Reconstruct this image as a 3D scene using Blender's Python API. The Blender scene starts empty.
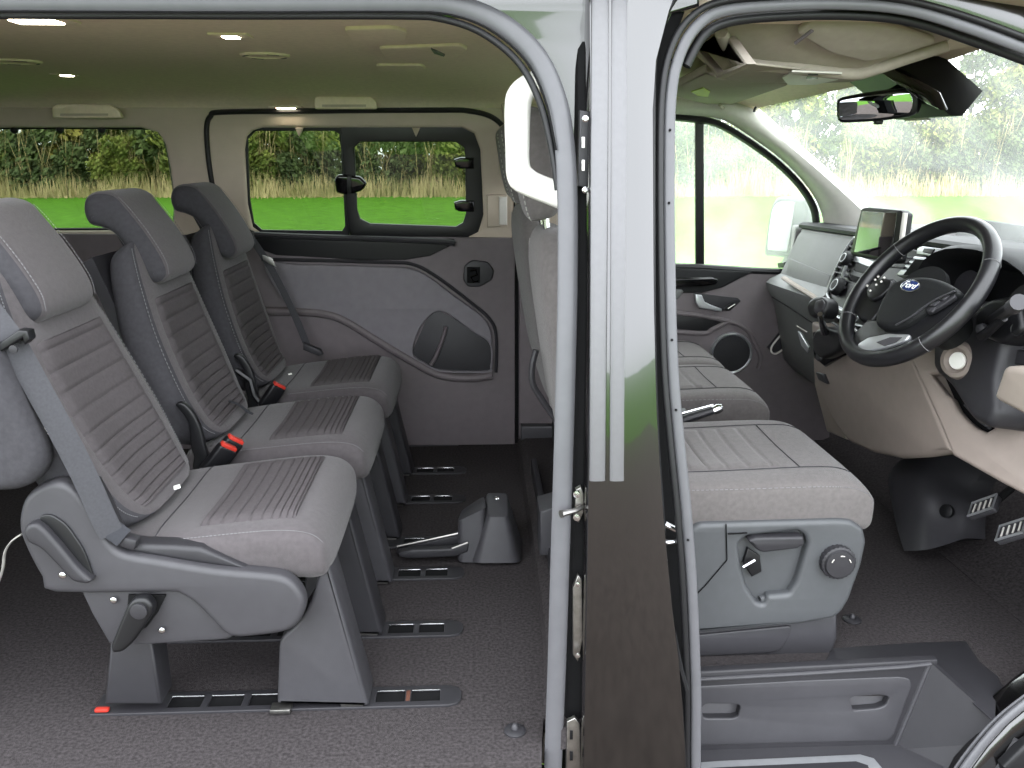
import bpy, bmesh, math, random
from mathutils import Vector, Matrix, noise
random.seed(7)
S = bpy.context.scene
COL = S.collection
V = Vector
# ---------------------------------------------------------------- camera
F, CAM = 860.0, V((0, -2.64, 1.2))
TH = math.atan(229 / F)
PS = math.atan(39 / F * math.cos(TH))
FW = V((math.sin(PS) * math.cos(TH), math.cos(PS) * math.cos(TH), -math.sin(TH)))
RT = V((math.cos(PS), -math.sin(PS), 0))
UP = RT.cross(FW)
cam = bpy.data.cameras.new('camera')
cam.lens = F / 1024 * 36
cam.sensor_width = 36
cam.clip_start = 0.05
cam.clip_end = 500
camo = bpy.data.objects.new('camera', cam)
COL.objects.link(camo)
camo.matrix_world = Matrix(((RT.x, UP.x, -FW.x, CAM.x), (RT.y, UP.y, -FW.y, CAM.y),
                            (RT.z, UP.z, -FW.z, CAM.z), (0, 0, 0, 1)))
S.camera = camo
# ---------------------------------------------------------------- light
SKY = 7.6
wd = bpy.data.worlds.new('overcast_sky')
S.world = wd
wd.use_nodes = True
wn, wl = wd.node_tree.nodes, wd.node_tree.links
bg = wn['Background']
tc = wn.new('ShaderNodeTexCoord')
sx = wn.new('ShaderNodeSeparateXYZ')
rp = wn.new('ShaderNodeValToRGB')
wl.new(tc.outputs['Generated'], sx.inputs[0])
wl.new(sx.outputs['Z'], rp.inputs[0])
wl.new(rp.outputs[0], bg.inputs[0])
rp.color_ramp.elements[0].color = (0.80, 0.83, 0.88, 1)
rp.color_ramp.elements[1].color = (0.92, 0.96, 1.0, 1)
bg.inputs[1].default_value = SKY
S.view_settings.view_transform = 'Standard'
S.view_settings.look = 'None'
S.view_settings.exposure = 0.0
S.view_settings.gamma = 1.0
S.view_settings.use_curve_mapping = False
S.cycles.max_bounces = 10
S.cycles.transparent_max_bounces = 24
S.cycles.caustics_reflective = False
S.cycles.caustics_refractive = False

# ---------------------------------------------------------------- helpers
def ray(x, y):
    return FW + RT * ((x - 512) / F) + UP * ((384 - y) / F)
def PY(x, y, Y):
    d = ray(x, y); return CAM + d * ((Y - CAM.y) / d.y)
def PZ(x, y, Z):
    d = ray(x, y); return CAM + d * ((Z - CAM.z) / d.z)
def PX(x, y, X):
    d = ray(x, y); return CAM + d * ((X - CAM.x) / d.x)
class Frame:                      # a plane in the van: origin, two axes; n points to the viewer's side
    def __init__(s, O, U, W):
        s.O = V(O); s.U = V(U).normalized(); s.W = V(W).normalized(); s.N = s.U.cross(s.W).normalized()
    def uv(s, x, y):
        d = ray(x, y); t = (s.O - CAM).dot(s.N) / d.dot(s.N)
        p = CAM + d * t - s.O
        u, w = p.dot(s.U), p.dot(s.W); c = s.U.dot(s.W)
        k = 1 - c * c
        return ((u - c * w) / k, (w - c * u) / k)
    def pt(s, u, w, n=0.0):
        return s.O + s.U * u + s.W * w + s.N * n
    def P(s, x, y, n=0.0):
        u, w = s.uv(x, y); return s.pt(u, w, n)
    def off(s, n):
        return Frame(s.O + s.N * n, s.U, s.W)
def FY(Y, z0=0.0, k=0.0):         # side plane at Y leaning inward by k per metre above z0
    return Frame((0, Y, z0), (1, 0, 0), (0, -k, 1))
def FX(X, z0=0.0, k=0.0, yaw=0.0):  # plane facing backwards in the van
    return Frame((X, 0, z0), (math.sin(yaw), -math.cos(yaw), 0), (k, 0, 1))

def srgb(h):
    h = h.lstrip('#'); o = []
    for i in (0, 2, 4):
        c = int(h[i:i + 2], 16) / 255
        o.append(c / 12.92 if c <= .04045 else ((c + .055) / 1.055) ** 2.4)
    return tuple(o)
ALB = .62      # cloth and plastic colours below were picked by eye; this brings them to real reflectances
def mat(name, color, rough=.6, metal=0., var=.12, scale=60., bump=0., bscale=None, spec=.5, coat=0., emit=None, dark=None, sheen=0., alb=None):
    m = bpy.data.materials.new(name); m.use_nodes = True
    N, L = m.node_tree.nodes, m.node_tree.links
    b = N['Principled BSDF']
    c = srgb(color) if isinstance(color, str) else color
    alb = alb or (ALB if metal < .5 else 1)
    c = tuple(x * alb for x in c)
    tcn = N.new('ShaderNodeTexCoord')
    nz = N.new('ShaderNodeTexNoise'); nz.inputs['Scale'].default_value = scale; nz.inputs['Detail'].default_value = 3
    L.new(tcn.outputs['Object'], nz.inputs['Vector'])
    r = N.new('ShaderNodeValToRGB')
    e = r.color_ramp.elements
    lo = tuple(x * alb for x in srgb(dark)) if dark else tuple(x * (1 - var) for x in c)
    e[0].color = (*lo, 1); e[1].color = (*[min(1, x * (1 + var)) for x in c], 1)
    e[0].position = .3; e[1].position = .7
    L.new(nz.outputs[0], r.inputs[0]); L.new(r.outputs[0], b.inputs['Base Color'])
    b.inputs['Roughness'].default_value = rough; b.inputs['Metallic'].default_value = metal
    b.inputs['Specular IOR Level'].default_value = spec
    b.inputs['Coat Weight'].default_value = coat; b.inputs['Coat Roughness'].default_value = .03
    b.inputs['Sheen Weight'].default_value = sheen
    if bump:
        n2 = N.new('ShaderNodeTexNoise'); n2.inputs['Scale'].default_value = bscale or scale * 6; n2.inputs['Detail'].default_value = 2
        L.new(tcn.outputs['Object'], n2.inputs['Vector'])
        bp = N.new('ShaderNodeBump'); bp.inputs['Strength'].default_value = bump; bp.inputs['Distance'].default_value = .003
        L.new(n2.outputs[0], bp.inputs['Height']); L.new(bp.outputs[0], b.inputs['Normal'])
    if emit:
        b.inputs['Emission Color'].default_value = (*emit[0], 1); b.inputs['Emission Strength'].default_value = emit[1]
    return m
def glass(name, tint, gloss=.08, haze=0.0):
    m = bpy.data.materials.new(name); m.use_nodes = True
    N, L = m.node_tree.nodes, m.node_tree.links
    for n in list(N): N.remove(n)
    out = N.new('ShaderNodeOutputMaterial')
    tr = N.new('ShaderNodeBsdfTransparent'); tr.inputs[0].default_value = (*tint, 1)
    gl = N.new('ShaderNodeBsdfGlossy'); gl.inputs['Roughness'].default_value = .02
    fr = N.new('ShaderNodeLayerWeight'); fr.inputs[0].default_value = .5
    mx = N.new('ShaderNodeMixShader'); mx.inputs[0].default_value = gloss
    pw = N.new('ShaderNodeMath'); pw.operation = 'POWER'; pw.inputs[1].default_value = 5
    mu = N.new('ShaderNodeMath'); mu.operation = 'MULTIPLY_ADD'; mu.inputs[1].default_value = .7; mu.inputs[2].default_value = gloss
    L.new(fr.outputs['Facing'], pw.inputs[0]); L.new(pw.outputs[0], mu.inputs[0]); L.new(mu.outputs[0], mx.inputs[0])
    L.new(tr.outputs[0], mx.inputs[1]); L.new(gl.outputs[0], mx.inputs[2])
    last = mx
    if haze:                       # uneven milky haze painted in for glare on the glass
        tl = N.new('ShaderNodeBsdfTranslucent'); tl.inputs[0].default_value = (.9, .95, .9, 1)
        tcn = N.new('ShaderNodeTexCoord'); nz = N.new('ShaderNodeTexNoise'); nz.inputs['Scale'].default_value = 3.5
        L.new(tcn.outputs['Object'], nz.inputs['Vector'])
        mr = N.new('ShaderNodeMapRange'); mr.inputs[1].default_value = .3; mr.inputs[2].default_value = .7
        mr.inputs[3].default_value = haze * .6; mr.inputs[4].default_value = haze * 1.4
        L.new(nz.outputs[0], mr.inputs[0])
        m2 = N.new('ShaderNodeMixShader'); L.new(mr.outputs[0], m2.inputs[0])
        L.new(mx.outputs[0], m2.inputs[1]); L.new(tl.outputs[0], m2.inputs[2]); last = m2
    L.new(last.outputs[0], out.inputs[0])
    return m

def link(name, me, m, parent=None, smooth=35):
    o = bpy.data.objects.new(name, me); COL.objects.link(o)
    if m: me.materials.append(m)
    if smooth:
        me.polygons.foreach_set('use_smooth', [True] * len(me.polygons))
        me.set_sharp_from_angle(angle=math.radians(smooth))
    if parent:
        o.parent = parent
        o.matrix_parent_inverse = Matrix.Translation(-parent.location)
    return o
def thing(name, label, cat, loc=(0, 0, 0), group=None):
    o = bpy.data.objects.new(name, None); COL.objects.link(o)
    o.location = loc; o.empty_display_size = .05
    return tag(o, label, cat, group)
def tag(o, label, cat, group=None):
    o['label'] = label; o['category'] = cat
    if group: o['group'] = group
    return o
def struct(o, label=None, cat=None):
    o['kind'] = 'structure'
    if label: o['label'] = label
    if cat: o['category'] = cat
    return o
def copy_tree(o, delta, parent=None):
    c = o.copy(); COL.objects.link(c)
    if parent:
        c.parent = parent
        c.matrix_parent_inverse = o.matrix_parent_inverse.copy()
    else:
        c.location = o.location + V(delta)
    for ch in list(o.children): copy_tree(ch, delta, c)
    return c

def cr(pts, n=6, closed=False):     # Catmull-Rom through points of any dimension
    P = [list(p) for p in pts]; m = len(P); out = []
    rng = range(m) if closed else range(m - 1)
    for i in rng:
        if closed: a, b, c, d = P[i - 1], P[i], P[(i + 1) % m], P[(i + 2) % m]
        else: a, b, c, d = P[max(i - 1, 0)], P[i], P[i + 1], P[min(i + 2, m - 1)]
        for k in range(n):
            t = k / n
            out.append([.5 * (2 * b[j] + (c[j] - a[j]) * t + (2 * a[j] - 5 * b[j] + 4 * c[j] - d[j]) * t * t + (3 * b[j] - a[j] - 3 * c[j] + d[j]) * t ** 3) for j in range(len(b))])
    if not closed: out.append(P[-1])
    return out
def rc(pts, r, n=4):                # 2D polygon with rounded corners (r one number or one per corner)
    out = []; m = len(pts)
    for i in range(m):
        ri = r[i] if isinstance(r, (list, tuple)) else r
        p, a, b = V(pts[i][:2]), V(pts[i - 1][:2]), V(pts[(i + 1) % m][:2])
        da, db = a - p, b - p
        d = min(ri, da.length * .45, db.length * .45)
        if d < 1e-6: out.append(tuple(p)); continue
        A, B = p + da.normalized() * d, p + db.normalized() * d
        for k in range(n + 1):
            t = k / n
            q = A * (1 - t) ** 2 + p * 2 * t * (1 - t) + B * t * t
            out.append((q.x, q.y))
    return out
def panel(name, fr, loops, thick, bev, m, parent=None, px=True, r=0, res=2, warp=None, smooth=35):
    """flat board with rounded edges (and holes): loops of pixels or (u,w) on a frame; front face on the frame, thickness behind"""
    if not isinstance(loops[0][0], (list, tuple)): loops = [loops]
    cu = bpy.data.curves.new('c', 'CURVE'); cu.dimensions = '2D'; cu.fill_mode = 'BOTH'
    cu.bevel_depth = bev; cu.bevel_resolution = res; cu.offset = -bev
    cu.extrude = max(thick / 2 - bev, 1e-4)
    for k, lp in enumerate(loops):
        pts = [fr.uv(*p) for p in lp] if px else list(lp)
        if r: pts = rc(pts, r)
        sp = cu.splines.new('POLY'); sp.points.add(len(pts) - 1)
        for q, p in zip(sp.points, pts): q.co = (p[0], p[1], 0, 1)
        sp.use_cyclic_u = True
    o = bpy.data.objects.new('c', cu); COL.objects.link(o)
    dg = bpy.context.evaluated_depsgraph_get(); dg.update()
    me = bpy.data.meshes.new_from_object(o.evaluated_get(dg))
    bpy.data.objects.remove(o); bpy.data.curves.remove(cu)
    me.materials.clear()
    for v in me.vertices:
        u, w, n = v.co
        if warp: u, w, n = warp(u, w, n)
        v.co = fr.pt(u, w, n - thick / 2)
    bm = bmesh.new(); bm.from_mesh(me)
    bmesh.ops.remove_doubles(bm, verts=bm.verts, dist=1e-5)
    bmesh.ops.recalc_face_normals(bm, faces=bm.faces)
    bm.to_mesh(me); bm.free()
    me.name = name
    return link(name, me, m, parent, smooth)
class MB:
    def __init__(s): s.bm = bmesh.new()
    def ring(s, pts): return [s.bm.verts.new(p) for p in pts]
    def loft(s, rings, cap=True, closed=True, idx=None):
        R = [s.ring(r) for r in rings]; n = len(R[0])
        for a, b in zip(R, R[1:]):
            for i in range(n if closed else n - 1):
                j = (i + 1) % n
                try:
                    f = s.bm.faces.new((a[i], a[j], b[j], b[i]))
                    if idx: f.material_index = idx(i)
                except ValueError: pass
        if cap and closed:
            for q in (R[0][::-1], R[-1]):
                try: s.bm.faces.new(q)
                except ValueError: pass
        return s
    def tube(s, path, r, n=10, flat=1.0, up=None, closed=False, cap=True):
        P = [V(p) for p in path]; m = len(P); rings = []
        prev = None
        for i in range(m):
            if closed: t = P[(i + 1) % m] - P[i - 1]
            else: t = P[min(i + 1, m - 1)] - P[max(i - 1, 0)]
            t.normalize()
            a = V(up) if up else (prev if prev else (V((0, 0, 1)) if abs(t.z) < .9 else V((1, 0, 0))))
            b = t.cross(a)
            if b.length < 1e-6: b = t.cross(V((.3, .5, .8)))
            b.normalize(); a = b.cross(t).normalized(); prev = a
            ri = r[i] if isinstance(r, (list, tuple)) else r
            rings.append([P[i] + b * (ri * math.cos(x)) + a * (ri * flat * math.sin(x)) for x in [2 * math.pi * k / n for k in range(n)]])
        if closed: rings.append(rings[0]); cap = False
        return s.loft(rings, cap)
    def box(s, c, size, R=None, bev=0.0, seg=2):
        g = bmesh.ops.create_cube(s.bm, size=1)
        vs = g['verts']
        bmesh.ops.scale(s.bm, verts=vs, vec=size)
        if bev:
            es = list({e for v in vs for e in v.link_edges})
            q = bmesh.ops.bevel(s.bm, geom=es, offset=bev, segments=seg, affect='EDGES', profile=.5)
            vs = list({v for f in q['faces'] for v in f.verts} | {v for v in vs if v.is_valid})
        M = Matrix.Translation(V(c))
        if R is not None: M = M @ R.to_4x4()
        bmesh.ops.transform(s.bm, matrix=M, verts=vs)
        return s
    def lathe(s, C, axis, prof, n=24):   # prof: (radius, height) along axis
        ax = V(axis).normalized(); a = ax.orthogonal().normalized(); b = ax.cross(a)
        rings = [[V(C) + ax * h + (a * math.cos(t) + b * math.sin(t)) * max(r, 1e-4) for t in [2 * math.pi * k / n for k in range(n)]] for r, h in prof]
        return s.loft(rings)
    def build(s, name, m, parent=None, smooth=35):
        bmesh.ops.remove_doubles(s.bm, verts=s.bm.verts, dist=1e-6)
        bmesh.ops.recalc_face_normals(s.bm, faces=s.bm.faces)
        me = bpy.data.meshes.new(name); s.bm.to_mesh(me); s.bm.free()
        return link(name, me, m, parent, smooth)
def Rxyz(x=0, y=0, z=0):
    from mathutils import Euler
    return Euler((math.radians(x), math.radians(y), math.radians(z))).to_matrix()
def sg(x, p): return math.copysign(abs(x) ** p, x)
# stations of a padded body: centre(3), front dir(3), halfwidth, front, back, exponent, hollow
def dens(st, n=5): return cr(st, n)
def pad(name, st, m, parent, W=(0, 1, 0), n=36, k=5, side=None, lim=.81):
    D = dens(st, k); Wv = V(W); rings = []
    for s in D:
        C, Fv = V(s[0:3]), V(s[3:6]).normalized(); w, hf, hb, p, bol = s[6:11]
        rg = []
        for i in range(n):
            a = 2 * math.pi * i / n; c, q = math.cos(a), math.sin(a)
            y = w * sg(c, 2 / p); v = (hf if q > 0 else hb) * sg(q, 2 / p)
            if q > 0: v *= 1 - bol * max(0, 1 - (y / max(w, 1e-4)) ** 2) ** 1.5
            rg.append(C + Wv * y + Fv * v)
        rings.append(rg)
    def idx(i):
        a = 2 * math.pi * (i + .5) / n
        return 1 if (math.sin(a) < 0 or abs(math.cos(a)) > lim) else 0
    o = MB().loft(rings, idx=idx if side else None).build(name, m, parent, 50)
    if side: o.data.materials.append(side)
    return o
def surf(D, t, s, e=0.0, W=(0, 1, 0)):
    x = t * (len(D) - 1); i = min(int(x), len(D) - 2); f = x - i
    q = [a * (1 - f) + b * f for a, b in zip(D[i], D[i + 1])]
    w, hf, hb, p, bol = q[6:11]
    v = hf * max(0, 1 - abs(s) ** p) ** (1 / p) * (1 - bol * max(0, 1 - s * s) ** 1.5) + e
    return V(q[0:3]) + V(W) * (w * s) + V(q[3:6]).normalized() * v
def insert(name, st, t0, t1, s0, s1, ribs, m, parent, W=(0, 1, 0), k=5, e=.0065, depth=.0042):
    D = dens(st, k); nu, nv = 18, max(8, ribs * 12); g = []
    for j in range(nv + 1):
        f = j / nv; row = []
        for i in range(nu + 1):
            h = i / nu
            gr = -depth * math.exp(-(((f * ribs) % 1 - .5) / .09) ** 2)
            ed = min(i, nu - i, j, nv - j)
            row.append(surf(D, t0 + (t1 - t0) * f, s0 + (s1 - s0) * h, (e + gr) if ed else -.001, W))
        g.append(row)
    return MB().loft(g, False, False).build(name, m, parent, 60)
def seam(name, pts, m, parent, r=.0016):
    return MB().tube(pts, r, 5).build(name, m, parent)
def side_cloth(o, m, yc, lim):
    """the outer flanks of a cushion are made of a second cloth"""
    o.data.materials.append(m)
    for p in o.data.polygons:
        if abs(p.center.y - yc) > lim: p.material_index = 1
def stitch(name, D, s, t0, t1, m, parent, e=.0005, n=70, r=.0009):
    """a row of short thread dashes along a padded body"""
    b = MB()
    for i in range(n):
        a, c = t0 + (t1 - t0) * i / n, t0 + (t1 - t0) * (i + .6) / n
        b.tube([surf(D, a, s, e), surf(D, c, s, e)], r, 4)
    return b.build(name, m, parent)

# ---------------------------------------------------------------- materials
M = {}
M['fabric'] = mat('seat_fabric', '#5e595b', .9, var=.10, scale=90, bump=.35, bscale=900, spec=.15, sheen=.15)
M['fabric_dark'] = mat('seat_side_fabric', '#4a494d', .9, var=.12, scale=90, bump=.35, bscale=900, spec=.15)
M['insert'] = mat('ribbed_fabric', '#625d5f', .92, var=.10, scale=120, bump=.35, bscale=900, spec=.12)
M['fabric_lit'] = mat('seat_fabric_lit', '#75706f', .9, var=.10, scale=90, bump=.35, bscale=900, spec=.15, sheen=.15)  # same seat cloth, lightened for the stronger light on the front seats
M['plastic_lit'] = mat('shield_plastic_lit', '#56585b', .46, var=.05, scale=40, bump=.12, bscale=700, spec=.45)  # same grey plastic, lightened for the skylight on the driver shield
M['thread'] = mat('white_thread', '#c4c2bc', .8)
M['thread_dull'] = mat('grey_thread', '#8b8a8c', .8)
M['plastic'] = mat('grey_plastic', '#464549', .48, var=.05, scale=40, bump=.12, bscale=700, spec=.4)
M['plastic_dark'] = mat('dark_plastic', '#333236', .5, var=.06, scale=40, bump=.10, bscale=700, spec=.4)
M['black'] = mat('black_plastic', '#17171a', .42, var=.1, spec=.4)
M['matt_black'] = mat('matt_black', '#0d0d0f', .8, var=.2, spec=.2)
M['gloss_black'] = mat('gloss_black', '#0a0a0c', .12, var=.1, spec=.5)
M['trim_low'] = mat('wall_trim_grey', '#5e585a', .62, var=.05, scale=30, bump=.15, bscale=800, spec=.3, alb=1.15)
M['trim_cloth'] = mat('wall_trim_panel', '#676468', .68, var=.05, scale=30, bump=.15, bscale=800, spec=.3, alb=1.2)
M['trim_high'] = mat('upper_trim_beige', '#b3a798', .65, var=.03, scale=20, bump=.1, bscale=800, spec=.3, alb=1.0)
M['headliner'] = mat('headliner_cloth', '#e2d4c0', .95, var=.05, scale=60, bump=.2, bscale=700, spec=.1, alb=1.0)
M['headliner_front'] = mat('headliner_board', '#a59d92', .9, var=.04, scale=60, bump=.2, bscale=700, spec=.1, alb=.95)
M['lightgrey'] = mat('pale_plastic', '#c6c3bc', .55, var=.03, spec=.3, alb=1.0)
M['handle_skylit'] = mat('skylit_handle', '#e8e6e0', .5, var=.02, alb=1.0)  # beige plastic, skylight overexposure put into the colour
M['carpet'] = mat('carpet', '#4a4647', .98, var=.35, scale=130, bump=.9, bscale=420, spec=.05)
M['carpet_dark'] = mat('carpet_dark', '#39363a', .98, var=.3, scale=130, bump=.9, bscale=420, spec=.05)
M['rubber'] = mat('grey_rubber', '#69696d', .35, var=.05, scale=30, spec=.4)
M['foam'] = mat('foam_strip', '#5f5e62', .38, var=.06, scale=90, bump=.1, bscale=500, spec=.9)
M['rubber_black'] = mat('black_rubber', '#18181b', .5, var=.1, spec=.4)
M['paint'] = mat('black_paint', '#0e0d0e', .18, var=.25, scale=5, spec=.8, coat=1.0)
M['chrome'] = mat('bright_metal', '#c9c9cc', .22, 1.0, var=.05)
M['steel'] = mat('worn_steel', '#8f8d8a', .38, 1.0, var=.2, scale=50)
M['silver'] = mat('silver_trim', '#b5b7ba', .32, .7, var=.04)
M['rust'] = mat('rusty_steel', '#6b4232', .8, .2, var=.3, scale=80)
M['red'] = mat('red_button', '#d3392b', .45, var=.05)
M['webbing'] = mat('belt_webbing', '#4c4c50', .8, var=.1, scale=200, bump=.3, bscale=900, spec=.2)
M['webbing_dark'] = mat('belt_webbing_dark', '#3b3c41', .8, var=.1, scale=200, bump=.3, bscale=900, spec=.2)
M['knee'] = mat('warm_grey_plastic', '#8a7f78', .58, var=.04, scale=30, bump=.12, bscale=700, spec=.35, alb=.85)
M['knee_light'] = mat('light_warm_plastic', '#a0958b', .58, var=.04, scale=30, bump=.12, bscale=700, spec=.35, alb=.85)
M['dash'] = mat('dash_grey', '#5f605f', .5, var=.04, scale=30, bump=.12, bscale=700, spec=.4, alb=.95)
M['dash_top'] = mat('dash_top_black', '#1a1b1d', .6, var=.06, scale=30, bump=.15, bscale=700, spec=.3)
M['screen'] = mat('screen_glass', '#060807', .03, var=.05, spec=1.0, coat=1.0)
M['leather'] = mat('black_leather', '#1d1d20', .33, var=.1, scale=120, bump=.12, bscale=500, spec=.5)
M['badge_blue'] = mat('badge_blue', '#2c3f78', .25, var=.05, coat=.6)
M['white'] = mat('white_plastic', '#efeee8', .45, var=.02, alb=1.0)
M['lamp'] = mat('lamp_lens', '#fff4e0', .4, emit=((1.0, .88, .66), 26.0))
M['mirror'] = mat('mirror_glass', '#b8bcc0', .02, 1.0, var=.01)
M['grass'] = mat('grass', (.075, .19, .012), .95, var=.28, scale=3.0, bump=.5, bscale=60, spec=.1, alb=1.0)
M['gravel'] = mat('gravel', '#736860', .95, var=.3, scale=9, bump=.4, bscale=60, spec=.1, alb=.5)
M['dry'] = mat('dry_grass', '#b8a27a', .95, var=.4, dark='#7f7a4a', scale=1.1, spec=.1, alb=1.0)
M['bark'] = mat('bark', '#4e4636', .95, var=.3, scale=14, bump=.6, bscale=40, spec=.1, alb=1.0)
M['tint'] = glass('privacy_glass', (.50, .53, .50), .03)
M['clear'] = glass('clear_glass', (.97, .985, .97), .035, .13)
M['screenglass'] = glass('windscreen_glass', (.95, .975, .955), .035, .11)
def leafmat(name, c1, c2):
    m = mat(name, c2, .7, dark=c1, scale=1.3, spec=.2, alb=1.0)
    b = m.node_tree.nodes['Principled BSDF']
    b.inputs['Subsurface Weight'].default_value = 0
    return m
M['leaf'] = leafmat('leaf_green', '#4b5c2a', '#8f9048')
M['leaf2'] = leafmat('leaf_dark', '#3c4a2c', '#6d774a')
M['leaf3'] = leafmat('leaf_autumn', '#6b6c30', '#b0a055')

# ================================================================ outdoors
GZ = -0.58
b = MB(); n = 40
rings = []
for j in range(n + 1):
    y = -60 + 170 * j / n
    rings.append([V((-90 + 190 * i / n, y, GZ + .05 * noise.noise(V((i * .7, j * .7, 0))))) for i in range(n + 1)])
struct(b.loft(rings, False, False).build('field', M['grass']), 'short bright green grass field beyond the van windows', 'field')
b = MB(); b.box((0.5, -4.2, GZ - .02), (16, 9.0, .16), bev=.05)
struct(b.build('parking_ground', M['gravel']), 'dark gravel ground beside the van', 'ground')

def foliage_bm(blobs, nleaf, size, rnd):
    b = MB()
    for k in range(nleaf):
        c, r = blobs[rnd.randrange(len(blobs))]
        while True:
            d = V((rnd.uniform(-1, 1), rnd.uniform(-1, 1), rnd.uniform(-1, 1)))
            if .35 < d.length < 1: break
        p = V(c) + V((d.x * r[0], d.y * r[1], d.z * r[2]))
        if p.z < .03: continue
        s = size * rnd.uniform(.6, 1.3)
        n_ = V((rnd.gauss(0, 1), rnd.gauss(0, 1), rnd.gauss(0, 1))).normalized()
        a = n_.orthogonal().normalized(); q = n_.cross(a)
        b.bm.faces.new([b.bm.verts.new(p + a * s * x + q * s * y * .6) for x, y in ((-1, 0), (0, -.8), (1, 0), (0, .8))])
    return b
def make_tree(h, kind, rnd, label, group):
    t = thing('tree', label, 'tree', (0, 0, 0), group)
    tb = MB(); x0 = rnd.uniform(-.2, .2)
    path = [V((x0 * z * .3 + .08 * math.sin(z * 2 + x0 * 9), .06 * math.cos(z * 3), z * h * .9)) for z in [i / 8 for i in range(9)]]
    tb.tube(path, [.12 * (1 - .8 * i / 8) for i in range(9)], 6)
    for k in range(11):
        z = rnd.uniform(.12, .8); a = rnd.uniform(0, 6.28); p0 = V((x0 * z * .3, 0, z * h * .9)); L_ = rnd.uniform(.7, 1.6)
        tb.tube([p0, p0 + V((math.cos(a) * L_ * .4, math.sin(a) * L_ * .4, L_ * .5)), p0 + V((math.cos(a) * L_ * .6, math.sin(a) * L_ * .6, L_ * 1.1))], [.035, .022, .008], 5)
    blobs = []
    for k in range(34):
        z = rnd.uniform(.10, 1.0); s = 1.0 - .35 * abs(z - .5)
        blobs.append(((rnd.uniform(-1.7, 1.7) * s, rnd.uniform(-.9, .9), z * h), (rnd.uniform(.4, .85), rnd.uniform(.4, .8), rnd.uniform(.4, .8))))
    tb.build('trunk', M['bark'], t, 60)
    foliage_bm(blobs, 5200, .17, rnd).build('foliage', M[kind], t, 0)
    return t
def make_shrub(kind, rnd, label, group):
    t = thing('shrub', label, 'shrub', (0, 0, 0), group)
    tb = MB()
    for k in range(40):
        a = rnd.uniform(-1.4, 1.4); p0 = V((a, rnd.uniform(-.4, .4), 0)); h = rnd.uniform(1.4, 3.6)
        tb.tube([p0, p0 + V((rnd.uniform(-.2, .2), 0, h * .5)), p0 + V((rnd.uniform(-.5, .5), rnd.uniform(-.2, .2), h))], [.022, .016, .006], 4)
    tb.build('stems', M['dry'], t, 60)
    blobs = [((rnd.uniform(-1.3, 1.3), rnd.uniform(-.5, .5), rnd.uniform(.4, 2.8)), (rnd.uniform(.45, .75), .5, rnd.uniform(.45, .75))) for k in range(15)]
    foliage_bm(blobs, 3600, .12, rnd).build('foliage', M[kind], t, 0)
    return t
rnd = random.Random(3)
TL = [('leaf', 'mid green hedgerow tree with thin trunk at the far edge of the field'),
      ('leaf2', 'dark green hedgerow tree at the far edge of the field'),
      ('leaf3', 'yellowing autumn tree in the hedgerow across the field')]
protos = [make_tree(6.6 + .8 * i, k, rnd, l, 'hedgerow trees of the %s kind' % k.replace('leaf', 'leafy ').replace('2', 'dark').replace('3', 'autumn')) for i, (k, l) in enumerate(TL)]
sprotos = [make_shrub(k, rnd, l, g) for k, l, g in (('leaf', 'light green scrubby shrub among pale stems under the hedgerow trees', 'light scrub shrubs'),
                                                   ('leaf2', 'dark green scrubby shrub among pale stems under the hedgerow trees', 'dark scrub shrubs'))]
used = set()
def plant(p, loc, rz, sc):
    o = p
    if p.name in used: o = copy_tree(p, (0, 0, 0))
    used.add(p.name)
    o.location = loc; o.rotation_euler.z = rz; o.scale = (sc, sc, sc)
for i in range(36):
    x = -31 + i * 2.05 + rnd.uniform(-.8, .8)
    plant(protos[rnd.choice((0, 0, 1, 2)) if x < 6 else rnd.choice((0, 1, 1, 2))], (x, 39.2 + 1.7 * (i % 2) + rnd.uniform(-.3, .4), GZ), rnd.choice((0, math.pi)) + rnd.uniform(-.3, .3), rnd.uniform(.85, 1.12))
for i in range(52):
    plant(sprotos[rnd.choice((0, 1))], (-30 + i * 1.4 + rnd.uniform(-.8, .8), 38.0 + .8 * (i % 2) + rnd.uniform(-.2, .2), GZ), rnd.choice((0, math.pi)) + rnd.uniform(-.3, .3), rnd.uniform(.8, 1.1))
b = MB()
for k in range(12000):
    x = rnd.uniform(-30, 42); y = 36.8 + max(-2.2, rnd.gauss(0, .75))
    h = rnd.uniform(.2, 1.35) ** 1.3 * (.8 + .9 * noise.noise(V((x * .45, 0, 3)))); w = rnd.uniform(.012, .03); dx = rnd.gauss(0, .16) * h
    b.bm.faces.new([b.bm.verts.new(p) for p in ((x - w, y, GZ), (x + w, y, GZ), (x + dx + .004, y + rnd.gauss(0, .1), GZ + h))])
o = b.build('tall_grass', M['dry'], None, 0)
tag(o, 'strip of tall straw coloured grass in front of the hedgerow', 'grass'); o['kind'] = 'stuff'
# ================================================================ shell of the van
# floor
struct(panel('floor', Frame((0, 0, 0), (1, 0, 0), (0, 1, 0)), [[(-2.4, -1.14), (.126, -1.14), (.142, -1.0), (.42, -1.0), (.44, -.90), (1.09, -.90), (1.295, -1.05), (1.50, -1.05), (1.50, .93), (-2.4, .93)]], .04, .003, M['carpet'], px=False), 'dark grey carpeted rear floor of the van', 'floor')
fl = MB()
cs = [(1.44, .002), (1.50, .004), (1.62, .06), (1.95, .45), (1.98, .43), (1.64, .0), (1.50, -.04), (1.47, -.04)]
rings = [[V((x, y, z)) for x, z in cs] for y in (-1.1, -.4, 0, .4, .93)]
struct(fl.loft(rings).build('floor_front', M['carpet'], None, 30), 'worn carpet in the front footwell', 'floor')
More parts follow.
